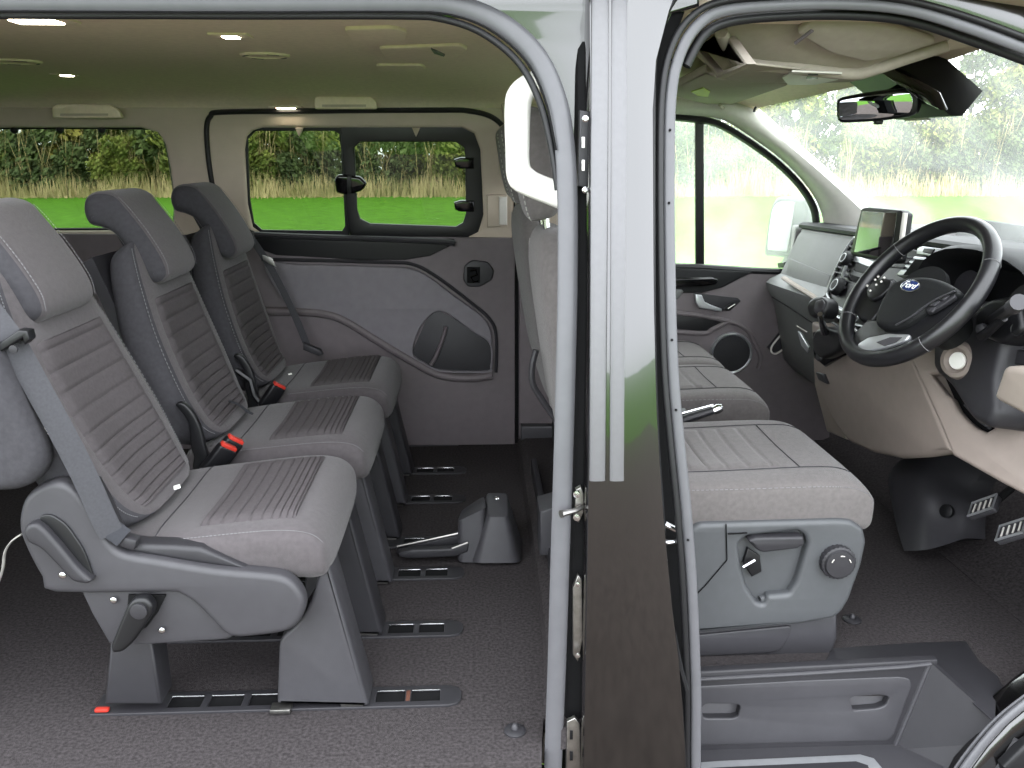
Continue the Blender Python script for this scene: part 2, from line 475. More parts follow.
# ceiling
cs = [(-.893, 1.52), (-.890, 1.475), (-.872, 1.456), (-.80, 1.453), (.2, 1.452), (.45, 1.445), (.65, 1.425), (.76, 1.40), (.806, 1.372)]
cs = cr(cs, 4)
xs = [-2.4, -1.6, -.8, 0, .5, .9, 1.1]
rings = [[V((x, y, z - (.02 if x > 1.05 else 0))) for y, z in cs] + [V((x, y, z + .05)) for y, z in cs[::-1]] for x in xs]
ceil = struct(MB().loft(rings).build('ceiling', M['headliner'], None, 40), 'beige cloth headliner of the van with vents and lit lamps', 'ceiling')
# rear wall, near rear side, outer left skin, bulkhead
bw = MB(); bw.box((-2.42, -.05, .45), (.04, 2.1, 2.0))
struct(bw.build('wall_rear', M['trim_low']), 'rear end of the load space', 'wall')
bw = MB(); bw.box((-1.85, -1.06, .45), (1.15, .04, 2.0), bev=.01)
struct(bw.build('wall_right', M['paint']), 'black rear side of the van beside the sliding door opening', 'wall')
bw = MB(); bw.box((2.02, -.05, .25), (.04, 2.0, 1.4))
struct(bw.build('wall_front', M['matt_black']), 'bulkhead under the windscreen', 'wall')

# left side, upper half with two window openings
UW = FY(.88, .87, .15)
quarter = [(-90, 128), (140, 128), (158, 133), (165, 145), (170, 170), (174, 200), (173, 222), (166, 231), (-90, 233)]
slider = [(252, 131), (262, 128), (462, 128), (474, 134), (480, 150), (483, 215), (478, 232), (462, 240), (262, 235), (252, 228), (247, 205), (244, 150), (246, 137)]
outer = [(-130, 106), (514, 104), (514, 242), (-130, 240)]
wl_ = struct(panel('wall_left', UW, [outer, quarter, slider], .05, .012, M['trim_high'], smooth=50), 'beige upper side trim around the far side windows', 'wall')
# window reveals / rubber
seal = MB().tube([UW.P(x, y, .006) for x, y in cr([(214, 192), (209, 160), (207, 128), (211, 116), (222, 112), (300, 111), (440, 110), (470, 111), (492, 117), (505, 130), (509, 150)], 5)], .010, 8)
o = seal.build('door_seal', M['rubber_black'])
tag(o, 'thin black rubber seal arching over the far side sliding window', 'seal')
# quarter window
w2 = struct(panel('window_2', UW.off(-.042), [[(-100, 120), (182, 122), (186, 238), (-100, 240)]], .004, .001, M['tint']), 'tinted rear quarter window behind the back row', 'window')
rim = [(-88, 129), (139, 129), (157, 134), (164, 146), (169, 171), (173, 201), (172, 221), (165, 230), (-88, 232)]
MB().tube([UW.P(x, y, -.03) for x, y in cr(rim, 4)], .007, 6).build('window_seal', M['rubber_black'], w2)
for x in (12, 58, 100):
    MB().lathe(UW.P(x, 130.5, -.012), (0, -1, 0), [(.001, -.01), (.014, -.01), (.014, .0), (.009, .006), (.001, .007)], 12).build('clip', M['black'], w2)
# sliding window unit
w1 = struct(thing('window_1', 'tinted far side window with black framed sliding pane', 'window', UW.P(360, 180)))
gf = UW.off(-.022)
panel('fixed_pane', gf.off(-.004), [[(240, 125), (352, 125), (352, 242), (242, 242)]], .004, .001, M['tint'], w1)
panel('sliding_pane', gf.off(-.004), [[(350, 130), (482, 130), (482, 240), (352, 240)]], .004, .001, M['tint'], w1)
fo = [(340, 124), (466, 124), (480, 130), (486, 148), (488, 216), (483, 236), (466, 245), (362, 242), (350, 236), (346, 212), (342, 150)]
fi = [(354, 148), (360, 142), (456, 142), (464, 148), (465, 155), (466, 214), (463, 223), (456, 227), (370, 224), (360, 219), (357, 210), (355, 160)]
panel('sliding_frame', gf.off(.016), [fo, fi], .022, .005, M['black'], w1)
fo = [(240, 130), (250, 124), (344, 124), (350, 242), (256, 240), (244, 230), (240, 205), (239, 150)]
fi = [(248, 139), (256, 131), (334, 131), (339, 134), (341, 150), (345, 226), (342, 231), (262, 230), (254, 223), (250, 200), (248, 155)]
panel('fixed_frame', gf.off(.004), [fo, fi], .010, .002, M['black'], w1)
lt = panel('latch', gf.off(.04), [[(334, 180), (337, 175), (345, 175), (352, 176), (360, 177), (367, 184), (362, 191), (352, 194), (344, 195), (336, 193)]], .03, .010, M['gloss_black'], w1, r=.01)
panel('latch_grip', gf.off(.046), [[(347, 176), (351, 176), (351, 194), (347, 194)]], .01, .002, M['black'], lt)
for y in (164, 207):
    panel('catch', gf.off(.03), [[(454, y - 4), (460, y - 6), (474, y - 6), (474, y + 5), (460, y + 5), (455, y + 3)]], .03, .006, M['gloss_black'], w1)
for x in (299, 416):
    panel('clip', gf.off(.03), [[(x - 4, 128), (x + 4, 128), (x + 2, 133), (x, 137), (x - 2, 133)]], .02, .003, M['trim_high'], w1)

# left side, lower trim
LW = FY(.86)
lw = struct(thing('wall_left_lower', 'grey moulded lower side trim with map pocket under the far window', 'wall', LW.P(400, 400)))
panel('trim_board', LW, [[(-130, 232), (515, 238), (515, 452), (-130, 452)]], .03, .004, M['trim_low'], lw)
# dark ledge recess under the window
ledge = [(246, 228), (258, 233), (455, 239), (450, 246), (430, 256), (405, 260), (360, 260), (276, 255), (262, 250), (252, 242)]
panel('ledge_recess', LW.off(.010), [ledge], .012, .004, M['black'], lw)
MB().tube([LW.P(x, y, .02) for x, y in cr([(255, 234), (300, 236), (380, 238.5), (440, 241), (455, 243)], 4)], .012, 8).build('ledge_lip', M['plastic_dark'], lw)
# raised cloth panel with pocket
pk = [(413, 352), (419, 330), (427, 318), (436, 311), (446, 312), (458, 320), (474, 332), (487, 340), (491, 350), (490, 366), (486, 370), (440, 369), (425, 362)]
big = [(265, 263), (300, 264), (380, 266), (410, 268), (430, 277), (455, 296), (480, 314), (490, 328), (492, 345), (491, 369), (470, 372), (440, 370), (414, 358), (380, 338), (346, 318), (325, 311), (300, 309), (285, 300)]
bl = [LW.uv(*p) for p in big]
panel('raised_panel', LW.off(.022), [[tuple(p[:2]) for p in cr(bl, 4, True)], [tuple(p[:2]) for p in cr([LW.uv(*p) for p in pk], 4, True)]], .03, .006, M['trim_cloth'], lw, px=False)
lip = [(262, 311), (300, 311), (325, 313), (346, 320), (380, 341), (414, 361), (440, 374), (470, 377), (492, 374)]
MB().tube([LW.P(x, y, .012) for x, y in cr(lip, 5)], .022, 10, flat=.8).build('lower_lip', M['trim_low'], lw)
groove = [(262, 259), (380, 262), (412, 264), (436, 276), (468, 300), (489, 318), (496, 335), (496, 372)]
MB().tube([LW.P(x, y, .004) for x, y in cr(groove, 5)], .008, 6).build('panel_shadow_gap', M['plastic_dark'], lw)
pc = LW.off(.004)
panel('map_pocket', pc, [[(412, 352), (428, 316), (438, 310), (490, 338), (492, 370), (440, 372), (424, 364)]], .004, .001, M['plastic_dark'], lw)
MB().tube([LW.P(x, y, .012) for x, y in [(446, 326), (443, 338), (436, 356), (431, 364)]], .014, 8, flat=.6).build('pocket_fin', M['trim_low'], lw)
hp = panel('recessed_latch', LW.off(.012), [[(464, 266), (472, 260), (488, 262), (494, 270), (492, 280), (480, 287), (468, 287), (463, 280)]], .016, .005, M['plastic_dark'], lw, r=.012)
panel('latch_slot', LW.off(.016), [[(467, 267), (480, 267), (480, 283), (467, 283)]], .006, .002, M['matt_black'], hp)
MB().tube([LW.P(x, y, .02) for x, y in [(470, 270), (476, 269), (477, 274), (471, 276), (473, 281), (478, 280)]], .004, 6).build('latch_hook', M['gloss_black'], hp)
panel('buckle_clip', UW.off(.02), [[(487, 195), (508, 195), (508, 227), (487, 227)]], .02, .004, M['trim_high'], lw)
panel('clip_insert', UW.off(.028), [[(499, 197), (507, 197), (507, 225), (499, 225)]], .014, .005, M['lightgrey'], lw)
panel('sill_edge', FY(.845), [[(395, 446), (515, 446), (515, 449), (395, 449)]], .02, .003, M['plastic'], lw)
# gap and far pillar
panel('pillar_gap', FY(.875), [[(512, 200), (521, 200), (521, 448), (512, 448)]], .02, .003, M['matt_black'], lw)
fp = struct(thing('trim_1', 'far side middle pillar trim, beige above and grey below', 'trim', FY(.85).P(560, 300)))
panel('upper_trim', FY(.86, .87, .15), [[(500, 100), (592, 100), (592, 238), (518, 240), (512, 160)]], .04, .01, M['trim_high'], fp)
panel('lower_trim', FY(.84), [[(519, 238), (600, 238), (600, 452), (519, 452)]], .04, .01, M['trim_low'], fp)
panel('step_trim', FY(.80), [[(521, 426), (676, 426), (676, 452), (521, 452)]], .05, .01, M['plastic'], fp)
panel('pillar_bulge', UW.off(.03), [[(498, 128), (512, 120), (530, 120), (530, 190), (505, 186), (498, 175)]], .03, .01, M['trim_high'], fp, r=.02)

# ---------------------------------------------------------------- near body: pillar between the two openings
body = thing('body_pillar', 'glossy black body pillar with grey foam strips between the two door openings', 'pillar', PY(620, 700, -1.1))
def ry(py):
    t = min(1, (py + 0) / 660)
    return -.965 - .165 * (1 - (1 - t) ** 2)
rows = list(range(-90, 960, 50))
def edge(tab, py):
    for (a, xa), (c, xc) in zip(tab, tab[1:]):
        if a <= py <= c: return xa + (xc - xa) * (py - a) / (c - a)
    return tab[-1][1] if py > c else tab[0][1]
LE = [(-90, 588), (0, 588), (300, 590), (480, 587), (620, 585), (768, 582), (960, 578)]
RE = [(-90, 690), (-20, 690), (8, 672), (40, 660), (100, 655), (300, 656), (420, 659), (500, 664), (600, 673), (680, 683), (768, 688), (960, 690)]
def pillar_rings(LE, RE, d0, depth, crown=.012):
    out = []
    for py in rows:
        l, r_ = edge(LE, py), edge(RE, py); Y = ry(py) + d0
        A, B = PY(l, py, Y), PY(r_, py, Y); z = (A.z + B.z) / 2
        w = B.x - A.x; e = min(.012, w * .2)
        out.append([V((A.x, Y + depth, z)), V((A.x, Y + e, z)), V((A.x + e * .3, Y + e * .3, z)), V((A.x + e, Y, z))] +
                   [V((A.x + e + (w - 2 * e) * k / 6, Y - crown * math.sin(math.pi * k / 6), z)) for k in range(1, 6)] +
                   [V((B.x - e, Y, z)), V((B.x - e * .3, Y + e * .3, z)), V((B.x, Y + e, z)), V((B.x, Y + depth, z))])
    return out
MB().loft(pillar_rings(LE, RE, 0, .10)).build('outer_skin', M['paint'], body, 40)
LI = [(-90, 576), (60, 576), (300, 577), (480, 575), (768, 563), (960, 560)]
RI = [(-90, 700), (0, 690), (60, 668), (300, 668), (420, 672), (600, 690), (768, 700), (960, 700)]
MB().loft(pillar_rings(LI, RI, .06, .10, 0)).build('inner_skin', M['matt_black'], body, 40)
for x0, x1 in ((591, 609), (611, 628)):
    rg = []
    for py in range(-90, 481, 30):
        xa, xb = x0 - py * .004, x1 - py * .008; Y = ry(py) - .006; yy = min(py, 487)
        A, B = PY(xa, yy, Y), PY(xb, yy, Y); w = B.x - A.x
        rg.append([A + V((w * (.5 + .5 * sg(math.cos(t), .6)), -.008 * sg(math.sin(t), .6), 0)) for t in [2 * math.pi * k / 14 for k in range(14)]])
    MB().loft(rg).build('foam_strip', M['foam'], body, 40)
# plates and striker in the channel
def plate(name, pts, Y, t, m, par): return panel(name, FY(Y), [pts], t, .002, m, par)
pl = plate('hinge_plate', [(580, 110), (590, 112), (591, 178), (586, 188), (578, 186)], -1.005, .02, M['plastic_dark'], body)
for y in (119, 190): MB().lathe(PY(585, y, -1.03), (0, -1, 0), [(.001, 0), (.006, 0), (.006, .005), (.003, .007), (.001, .007)], 10).build('bolt', M['chrome'], pl)
for y in (143, 166): plate('latch_slot', [(582, y - 6), (585, y - 6), (585, y + 5), (582, y + 5)], -1.028, .006, M['white'], pl)
st = plate('striker_plate', [(576, 490), (581, 487), (584, 495), (584, 512), (579, 523), (574, 520)], -1.085, .015, M['steel'], body)
MB().tube([PY(582, 507, -1.09), PY(574, 511, -1.11), PY(565, 513, -1.12), PY(561, 514, -1.125)], [.005, .005, .006, .008], 8).build('striker_pin', M['steel'], st)
for y in (494, 517): MB().lathe(PY(577, y, -1.095), (-.3, -1, 0), [(.001, 0), (.007, 0), (.007, .004), (.001, .005)], 10).build('bolt', M['chrome'], st)
lp = plate('long_plate', [(573, 588), (578, 575), (582, 580), (583, 640), (578, 662), (573, 655)], -1.10, .012, M['steel'], body)
for y in (584, 655): MB().lathe(PY(578, y, -1.113), (-.3, -1, 0), [(.001, 0), (.005, 0), (.005, .003), (.001, .004)], 10).build('bolt', M['chrome'], lp)
sp = plate('slotted_plate', [(567, 722), (575, 718), (580, 724), (581, 775), (566, 775)], -1.105, .012, M['steel'], body)
for y in (736, 757): plate('slot', [(570, y - 4), (573, y - 4), (573, y + 4), (570, y + 4)], -1.11, .006, M['matt_black'], sp)
MB().tube([PY(x, y, -1.085) for x, y in [(665, 524), (677, 530), (678, 541), (667, 542)]], .006, 8).build('door_striker', M['chrome'], body)
plate('striker_base', [(662, 522), (666, 522), (666, 553), (663, 550)], -1.08, .01, M['chrome'], body)
MB().tube([PY(x, y, ry(y) + .012) for x, y in cr([(690, -20), (668, 10), (657, 45), (653, 100), (653, 300), (656, 420), (661, 500), (669, 600), (679, 660), (687, 690)], 4)], .0050, 6).build('edge_seam', M['rubber_black'], body)

# roof side rail over the openings
rr = []
for x, Y, z in ((-2.3, -1.03, 0), (-.9, -1.03, 0), (.0, -1.03, 0), (.45, -1.03, 0), (1.1, -1.03, 0)):
    q = [(-.02, 1.56), (.02, 1.51), (.06, 1.495), (.09, 1.50), (.11, 1.52), (.11, 1.58), (.02, 1.60)]
    rr.append([V((x, Y + a, c)) for a, c in q])
railo = thing('roof_rail', 'black roof edge above the door openings', 'roof rail', (0, -1.03, 1.5))
MB().loft(rr).build('rail_skin', M['paint'], railo)
panel('corner_skin', FY(-.925), [[(380, -40), (700, -40), (700, 6), (672, 14), (660, 40), (655, 60), (588, 60), (574, 200), (568, 130), (548, 78), (520, 40), (470, 16), (380, 10)]], .05, .006, M['paint'], railo)
# door opening seals
def sealtube(name, pts, yo, r, m, flat, n=6, par=None, dy=0):
    q = cr(pts, n)
    return MB().tube([PY(x, y, yo(y) + dy) for x, y in q], r, 12, flat, up=(0, 1, 0)).build(name, m, par, 60)
yo = lambda y: ry(y) + .035
s1 = thing('sliding_door_seal', 'wide pale grey rubber seal around the sliding door opening', 'seal', PY(560, 600, -1.08))
p1 = [(-80, 2.5), (0, 2.5), (120, 3), (250, 3.5), (400, 3), (455, 6), (500, 23), (535, 54), (555, 95), (564, 140), (567.5, 200), (567.5, 290), (565.5, 380), (563, 470), (560, 560), (557, 660), (553, 768), (550, 880)]
sealtube('seal_bulb', p1, yo, .0190, M['rubber'], .42, par=s1)
p2 = [(-80, 15.5), (0, 15.5), (150, 15.5), (250, 16), (400, 16), (442, 19), (482, 33), (518, 62), (539, 100), (551, 145), (558, 190)]
sealtube('seal_lip', p2, yo, .0065, M['rubber_black'], .8, par=s1, dy=.012)
p3 = [(-80, 11.5), (0, 11.5), (250, 12.5), (400, 12), (450, 15), (490, 30), (525, 60), (545, 100), (556, 150)]
sealtube('seal_groove', p3, yo, .0022, M['matt_black'], .8, par=s1, dy=-.008)
s2 = thing('front_door_seal', 'grey rubber seal around the front door opening', 'seal', PY(670, 600, -1.08))
q1 = [(701, 880), (696, 768), (696, 690), (692, 590), (686, 510), (679, 440), (673, 370), (670, 280), (669, 170), (671, 95), (680, 54), (697, 26), (723, 11), (780, 5), (850, 4), (910, 10), (970, 28), (1040, 54), (1100, 76)]
sealtube('seal_bulb', q1, yo, .0110, M['rubber'], .5, par=s2)
q2 = [(x + dx, y + dy) for (x, y), (dx, dy) in zip(q1, [(-9, 0)] * 9 + [(-9, -2), (-9, -5), (-8, -7), (-4, -9)] + [(0, -9)] * 3 + [(4, -9)] * 3)]
sealtube('outer_lip', q2, yo, .0065, M['rubber_black'], .9, par=s2, dy=-.01)
q3 = [(686, 66), (703, 36), (728, 22), (780, 16), (850, 15), (910, 21), (970, 40), (1040, 66), (1100, 90)]
sealtube('inner_lip', q3, yo, .0095, M['rubber_black'], .8, par=s2, dy=.03)
for y in (60, 130, 203, 340, 410, 540):
    x = edge([(0, 672), (130, 670), (203, 669), (340, 672), (410, 676), (540, 688)], y)
    MB().lathe(PY(x, y, ry(y) + .026), (0, -1, 0), [(.001, 0), (.0028, 0), (.0022, .002), (.001, .003)], 8).build('seal_pin', M['matt_black'], s2)
# lower front corner of the front opening
lc = thing('front_sill', 'black body corner with bright edge at the front of the driver door opening', 'door sill', PY(1000, 745, -1.05))
e1 = [(946, 800), (962, 772), (982, 745), (1003, 722), (1030, 700), (1075, 668)]
panel('sill_skin', FY(-1.06), [[(955, 810)] + [(x + 6, y + 3) for x, y in e1] + [(1130, 680), (1130, 810)]], .10, .02, M['paint'], lc)
sealtube('edge_seal', e1, lambda y: -1.08, .010, M['rubber'], .7, par=lc)
sealtube('inner_edge', [(x - 7, y - 3) for x, y in e1], lambda y: -1.06, .004, M['rubber'], .8, par=lc)
panel('wheel_arch_trim', FY(-1.09), [[(1004, 768), (1024, 748), (1050, 730), (1060, 750), (1030, 768), (1010, 790)]], .03, .008, M['rubber_black'], lc)


# outer sill under the floor
bw = MB(); bw.box((-1.1, -1.10, -.20), (2.5, .06, .30), bev=.02)
struct(bw.build('trim_4', M['paint']), 'black outer sill under the sliding door opening', 'trim')

# sides of the front end around the footwell
bw = MB(); bw.box((1.70, .91, .42), (.76, .04, 1.0), bev=.01)
struct(bw.build('trim_5', M['trim_low']), 'far side wall of the front footwell', 'trim')
bw = MB(); bw.box((1.78, -1.10, .28), (.72, .05, 1.2), bev=.02)
struct(bw.build('trim_6', M['paint']), 'black front wing beside the driver footwell', 'trim')
panel('front_rail_skin', FY(-.925), [[(880, -60), (1200, -60), (1200, 110), (1100, 70), (1040, 46), (970, 20), (910, 3), (880, 0)]], .05, .006, M['paint'], railo)
# ================================================================ rear seats
def FZ(z): return Frame((0, 0, z), (1, 0, 0), (0, -1, 0))      # plane seen from below
YS = [-.735, -.165, .405]
nv = V((.90, 0, .44)).normalized()
def bst(z, w, hf, hb, p, bol):
    xf = -.706 - (z - .46) * .44
    c = V((xf, 0, z)) - nv * hf
    return [c.x, 0, c.z, nv.x, 0, nv.z, w, hf, hb, p, bol]
BACK = [bst(.445, .13, .02, .03, 2.6, 0), bst(.455, .178, .050, .05, 3, .1), bst(.49, .218, .080, .055, 3.1, .32), bst(.55, .240, .092, .057, 3.2, .42), bst(.63, .250, .092, .057, 3.2, .44),
        bst(.75, .243, .084, .057, 3.2, .40), bst(.86, .218, .064, .058, 3.2, .24), bst(.94, .188, .046, .060, 3.2, .06), bst(.975, .165, .034, .05, 3, 0), bst(.99, .12, .01, .015, 2.6, 0)]
def cst(x, zc, w, hf, hb, p, bol): return [x, 0, zc, 0, 0, 1, w, hf, hb, p, bol]
CUSH = [cst(-.82, .372, .16, .01, .01, 3, 0), cst(-.805, .372, .22, .04, .04, 4, 0), cst(-.70, .380, .243, .052, .06, 4, .15), cst(-.58, .391, .247, .057, .07, 3.8, .24),
        cst(-.45, .40, .25, .060, .08, 4, .16), cst(-.38, .398, .25, .062, .085, 4, .05), cst(-.34, .392, .247, .054, .08, 4, 0), cst(-.316, .38, .238, .036, .055, 3.6, 0), cst(-.306, .37, .18, .01, .02, 3, 0)]
legpx = [(277, 704), (279, 640), (300, 622), (312, 600), (318, 575), (328, 562), (369, 706)]
def shift(st, Y): return [[s[0], s[1] + Y] + list(s[2:]) for s in st]
def make_rear_seat(Y, label, lean):
    kx = lambda z: lean * max(0, z - .46) / .54
    root = thing('passenger_seat', label, 'seat', (-.55, Y, 0), 'grey ribbed seats of the rear row')
    B, Cc = [[q[0] + kx(q[2])] + q[1:] for q in shift(BACK, Y)], [[q[0] + .27 * lean] + q[1:] for q in shift(CUSH, Y)]
    bk = pad('backrest', B, M['fabric'], root, side=M['fabric_dark'])
    insert('ribbed_panel', B, .16, .64, -.70, .70, 12, M['insert'], bk)
    DB, DC = dens(B), dens(Cc)
    for s in (-.9, .9): stitch('stitching', DB, s, .14, .86, M['thread_dull'], bk, .0012)
    rb = MB()
    rb.loft([[V((p.x, p.y, p.z)) for p in [V((x, Y + yy, z)) for x, z in ((-.82, .45), (-.86, .46), (-1.055 + lean, .93), (-1.03 + lean, .945))]] for yy in (-.2, .2)])
    rb.build('back_shell', M['plastic_dark'], bk)
    cu = pad('cushion', Cc, M['fabric'], root)
    insert('ribbed_panel', Cc, .37, .62, -.78, .78, 9, M['insert'], cu)
    stitch('stitching', DC, -.93, .30, .84, M['thread_dull'], cu, .001)
    f = seam('seam', [surf(DC, .28, s, .0015) for s in [-.9 + 1.8 * i / 12 for i in range(13)]], M['fabric_dark'], cu, .0012)
    hp = cr([(x + lean, z) for x, z in [(-.870, .886), (-.876, .93), (-.912, 1.0), (-.955, 1.064), (-.986, 1.100), (-1.03, 1.108), (-1.062, 1.094), (-1.074, 1.06), (-1.064, 1.024), (-1.03, 1.012), (-1.0, .995), (-.972, .95), (-.94, .882), (-.90, .862)]], 4, True)
    h = panel('headrest', FY(Y - .135), [[tuple(p) for p in hp]], .270, .032, M['fabric'], root, px=False, res=4, smooth=60)
    side_cloth(h, M['fabric_dark'], Y, .118)
    sp = [(x + lean + .0015, z) for x, z in [(-.870, .890), (-.876, .93), (-.912, 1.0), (-.955, 1.064), (-.981, 1.094)]]
    for sy in (-.118, .118):
        b = MB(); q = [V((x, Y + sy, z)) for x, z in cr(sp, 9)]
        for i in range(0, len(q) - 1): b.tube([q[i], q[i].lerp(q[i + 1], .6)], .001, 4)
        b.build('stitching', M['thread_dull'], h)
    for sy in (-.06, .06): MB().tube([(-1.03 + lean, Y + sy, 1.03), (-.99 + lean, Y + sy, .945)], .007, 8).build('headrest_post', M['plastic_dark'], root)
    MB().box((-.62, Y, .335), (.46, .40, .04), bev=.012).build('seat_pan', M['plastic_dark'], root)
    fr = FY(-.955); uv = rc([fr.uv(*p) for p in legpx], [.004, .02, .05, .02, .01, .01, .004])
    for dy in (-.22, .075):
        panel('front_leg', FY(Y + dy), [uv], .10, .008, M['plastic'] if dy < 0 else M['plastic_dark'], root, px=False)
        ru = [fr.uv(*p) for p in ((104, 705), (110, 640), (152, 640), (161, 705))]
        lg = panel('rear_leg', FY(Y + dy), [ru], .08, .008, M['plastic_dark'], root, px=False)
        MB().box((-.235 - .05, Y + dy + .02, .010), (.05, .03, .012), bev=.002).build('foot_clamp', M['steel'], root)
        MB().box((-.44, Y + dy + .0, .010), (.045, .03, .012), bev=.002).build('foot_clamp', M['steel'], root)
    return root
seats = []
for Y, ln, l in zip(YS, (-.012, .045, .08), ['grey rear row seat nearest the sliding door with plastic side shield and levers',
                     'middle seat of the rear row with twin red buckles beside its cushion',
                     'far seat of the rear row beside the sliding window']):
    seats.append(make_rear_seat(Y, l, ln))
near, mid, far = seats
# near seat's plastic side shield
sh = [(18, 530), (20, 508), (28, 494), (42, 485), (58, 482), (74, 490), (88, 508), (100, 530), (112, 547), (126, 555), (160, 561), (215, 570), (270, 575), (288, 580), (300, 592), (305, 606), (300, 622), (288, 632), (262, 637), (230, 638), (212, 622), (196, 606), (180, 596), (165, 594), (54, 594), (40, 578), (26, 552)]
lo_ = [(78, 585), (92, 615), (109, 644), (150, 645), (226, 640), (240, 634), (215, 605), (190, 588)]
panel('lower_shield', FY(-1.0), [lo_], .03, .006, M['plastic'], near)
s_ = panel('side_shield', FY(-1.02), [[tuple(p[:2]) for p in cr([FY(-1.02).uv(*p) for p in sh], 3, True)]], .045, .014, M['plastic'], near, px=False, res=4, smooth=50)
mid_ = [(70, 486), (84, 497), (100, 524), (114, 545), (130, 553), (190, 563), (250, 570), (200, 548), (172, 546), (140, 545), (120, 542), (104, 505), (92, 484), (80, 480)]
panel('shield_top', FY(-1.0), [mid_], .05, .01, M['plastic_dark'], near)
lv = panel('recline_lever', FY(-1.045), [[(22, 534), (25, 526), (35, 523), (44, 530), (60, 548), (78, 570), (92, 582), (86, 585), (72, 583), (58, 568), (40, 549), (26, 543)]], .03, .009, M['plastic_dark'], near, r=.015, res=3)
panel('lever_recess', FY(-1.026), [[(38, 516), (50, 514), (66, 524), (84, 550), (94, 578), (88, 584), (66, 560), (44, 530)]], .006, .003, M['black'], near, r=.02)
panel('tilt_lever', FY(-1.045), [[(127, 606), (134, 599), (146, 599), (153, 607), (152, 616), (132, 644), (122, 653), (112, 654), (110, 648), (117, 630)]], .03, .008, M['black'], near, r=.012, res=3)
MB().lathe(PY(139, 611, -1.045), (0, -1, 0), [(.001, 0), (.017, 0), (.017, .004), (.013, .005), (.001, .005)], 20).build('lever_cap', M['plastic_dark'], near)
panel('lever_shadow_plate', FY(-1.006), [[(128, 595), (166, 595), (158, 612), (146, 628), (126, 634)]], .006, .002, M['matt_black'], near)
for x, y in ((63, 575), (114, 600), (162, 630)):
    MB().lathe(PY(x, y, -1.035 if x < 100 else -1.005), (0, -1, 0), [(.001, 0), (.007, 0), (.007, .003), (.004, .005), (.001, .005)], 12).build('bolt', M['chrome'], near)
ar = panel('armrest', FY(-1.06), [[(-60, 330), (-28, 336), (-10, 354), (8, 390), (26, 428), (38, 455), (38, 474), (28, 488), (12, 494), (-20, 495), (-60, 480)]], .085, .03, M['fabric_dark'], near, r=.02, res=4, smooth=60)
MB().tube([PY(x, y, -.995) for x, y in cr([(-4, 350), (10, 376), (24, 402), (38, 422), (55, 432), (70, 450), (86, 480), (98, 508)], 5)], .0085, 8).build('pale_piping', M['lightgrey'], near)
b = MB(); q = [PY(x, y, -1.002) for x, y in cr([(-6, 356), (8, 382), (22, 408), (36, 427), (53, 437), (68, 455), (84, 485)], 6)]
for i in range(len(q) - 1): b.tube([q[i], q[i].lerp(q[i + 1], .6)], .0014, 4)
b.build('stitching', M['thread'], near)
MB().tube([PY(x, y, -.99) for x, y in cr([(22, 534), (12, 541), (5, 552), (3, 568), (-2, 584)], 5)], .006, 8, flat=.3).build('release_strap', M['thread'], near)
MB().box(PZ(177, 487, .474), (.014, .016, .004), Rxyz(0, -10, 20)).build('child_seat_tag', M['white'], near)
# seat belt of the near seat
def ribbon(path, w, m, name, par, up):
    return MB().tube(path, w, 12, .10, up=up).build(name, m, par, 60)
bt = thing('seat_belt', 'grey seat belt lying across the nearest rear seat down to its side shield', 'seat belt', PY(15, 345, -1.0))
ribbon([PY(x, y, Y) for x, y, Y in cr([(-30, 285, -.93), (0, 325, -.985), (14, 345, -1.0), (40, 392, -1.012), (62, 432, -1.018), (85, 477, -1.02), (102, 515, -1.02), (112, 535, -1.018)], 5)], .0235, M['webbing'], 'webbing', bt, (.25, -1, .35))
ribbon([PY(x, y, -1.016) for x, y in ((110, 528), (124, 538))], .020, M['webbing_dark'], 'belt_end', bt, (.25, -1, .35))
MB().box(PY(131, 541, -1.0), (.03, .03, .025), Rxyz(0, 20, 0), .006).build('belt_anchor', M['plastic_dark'], bt)
gd = panel('belt_guide', FY(-1.025), [[(-6, 346), (18, 330), (27, 331), (29, 340), (24, 345), (22, 338), (0, 352), (4, 364), (-6, 366)]], .03, .004, M['black'], bt)
MB().lathe(PY(14, 349, -1.03), (0, -1, 0), [(.001, 0), (.008, 0), (.008, .004), (.001, .005)], 12).build('guide_button', M['plastic_dark'], bt)
# far belt
b2 = thing('seat_belt', 'dark seat belt hanging beside the far seat of the rear row', 'seat belt', PY(265, 260, .72))
ribbon([PY(x, y, .70) for x, y in cr([(243, 228), (256, 245), (272, 270), (290, 305), (303, 335), (308, 348)], 5)], .013, M['webbing'], 'webbing', b2, (.2, -1, .3))
panel('belt_tongue', FY(.66), [[(262, 255), (272, 258), (276, 267), (271, 265), (263, 260)]], .008, .002, M['steel'], b2)
panel('buckle_end', FY(.66), [[(303, 343), (320, 350), (323, 355), (318, 356), (303, 350)]], .03, .004, M['plastic_dark'], b2)
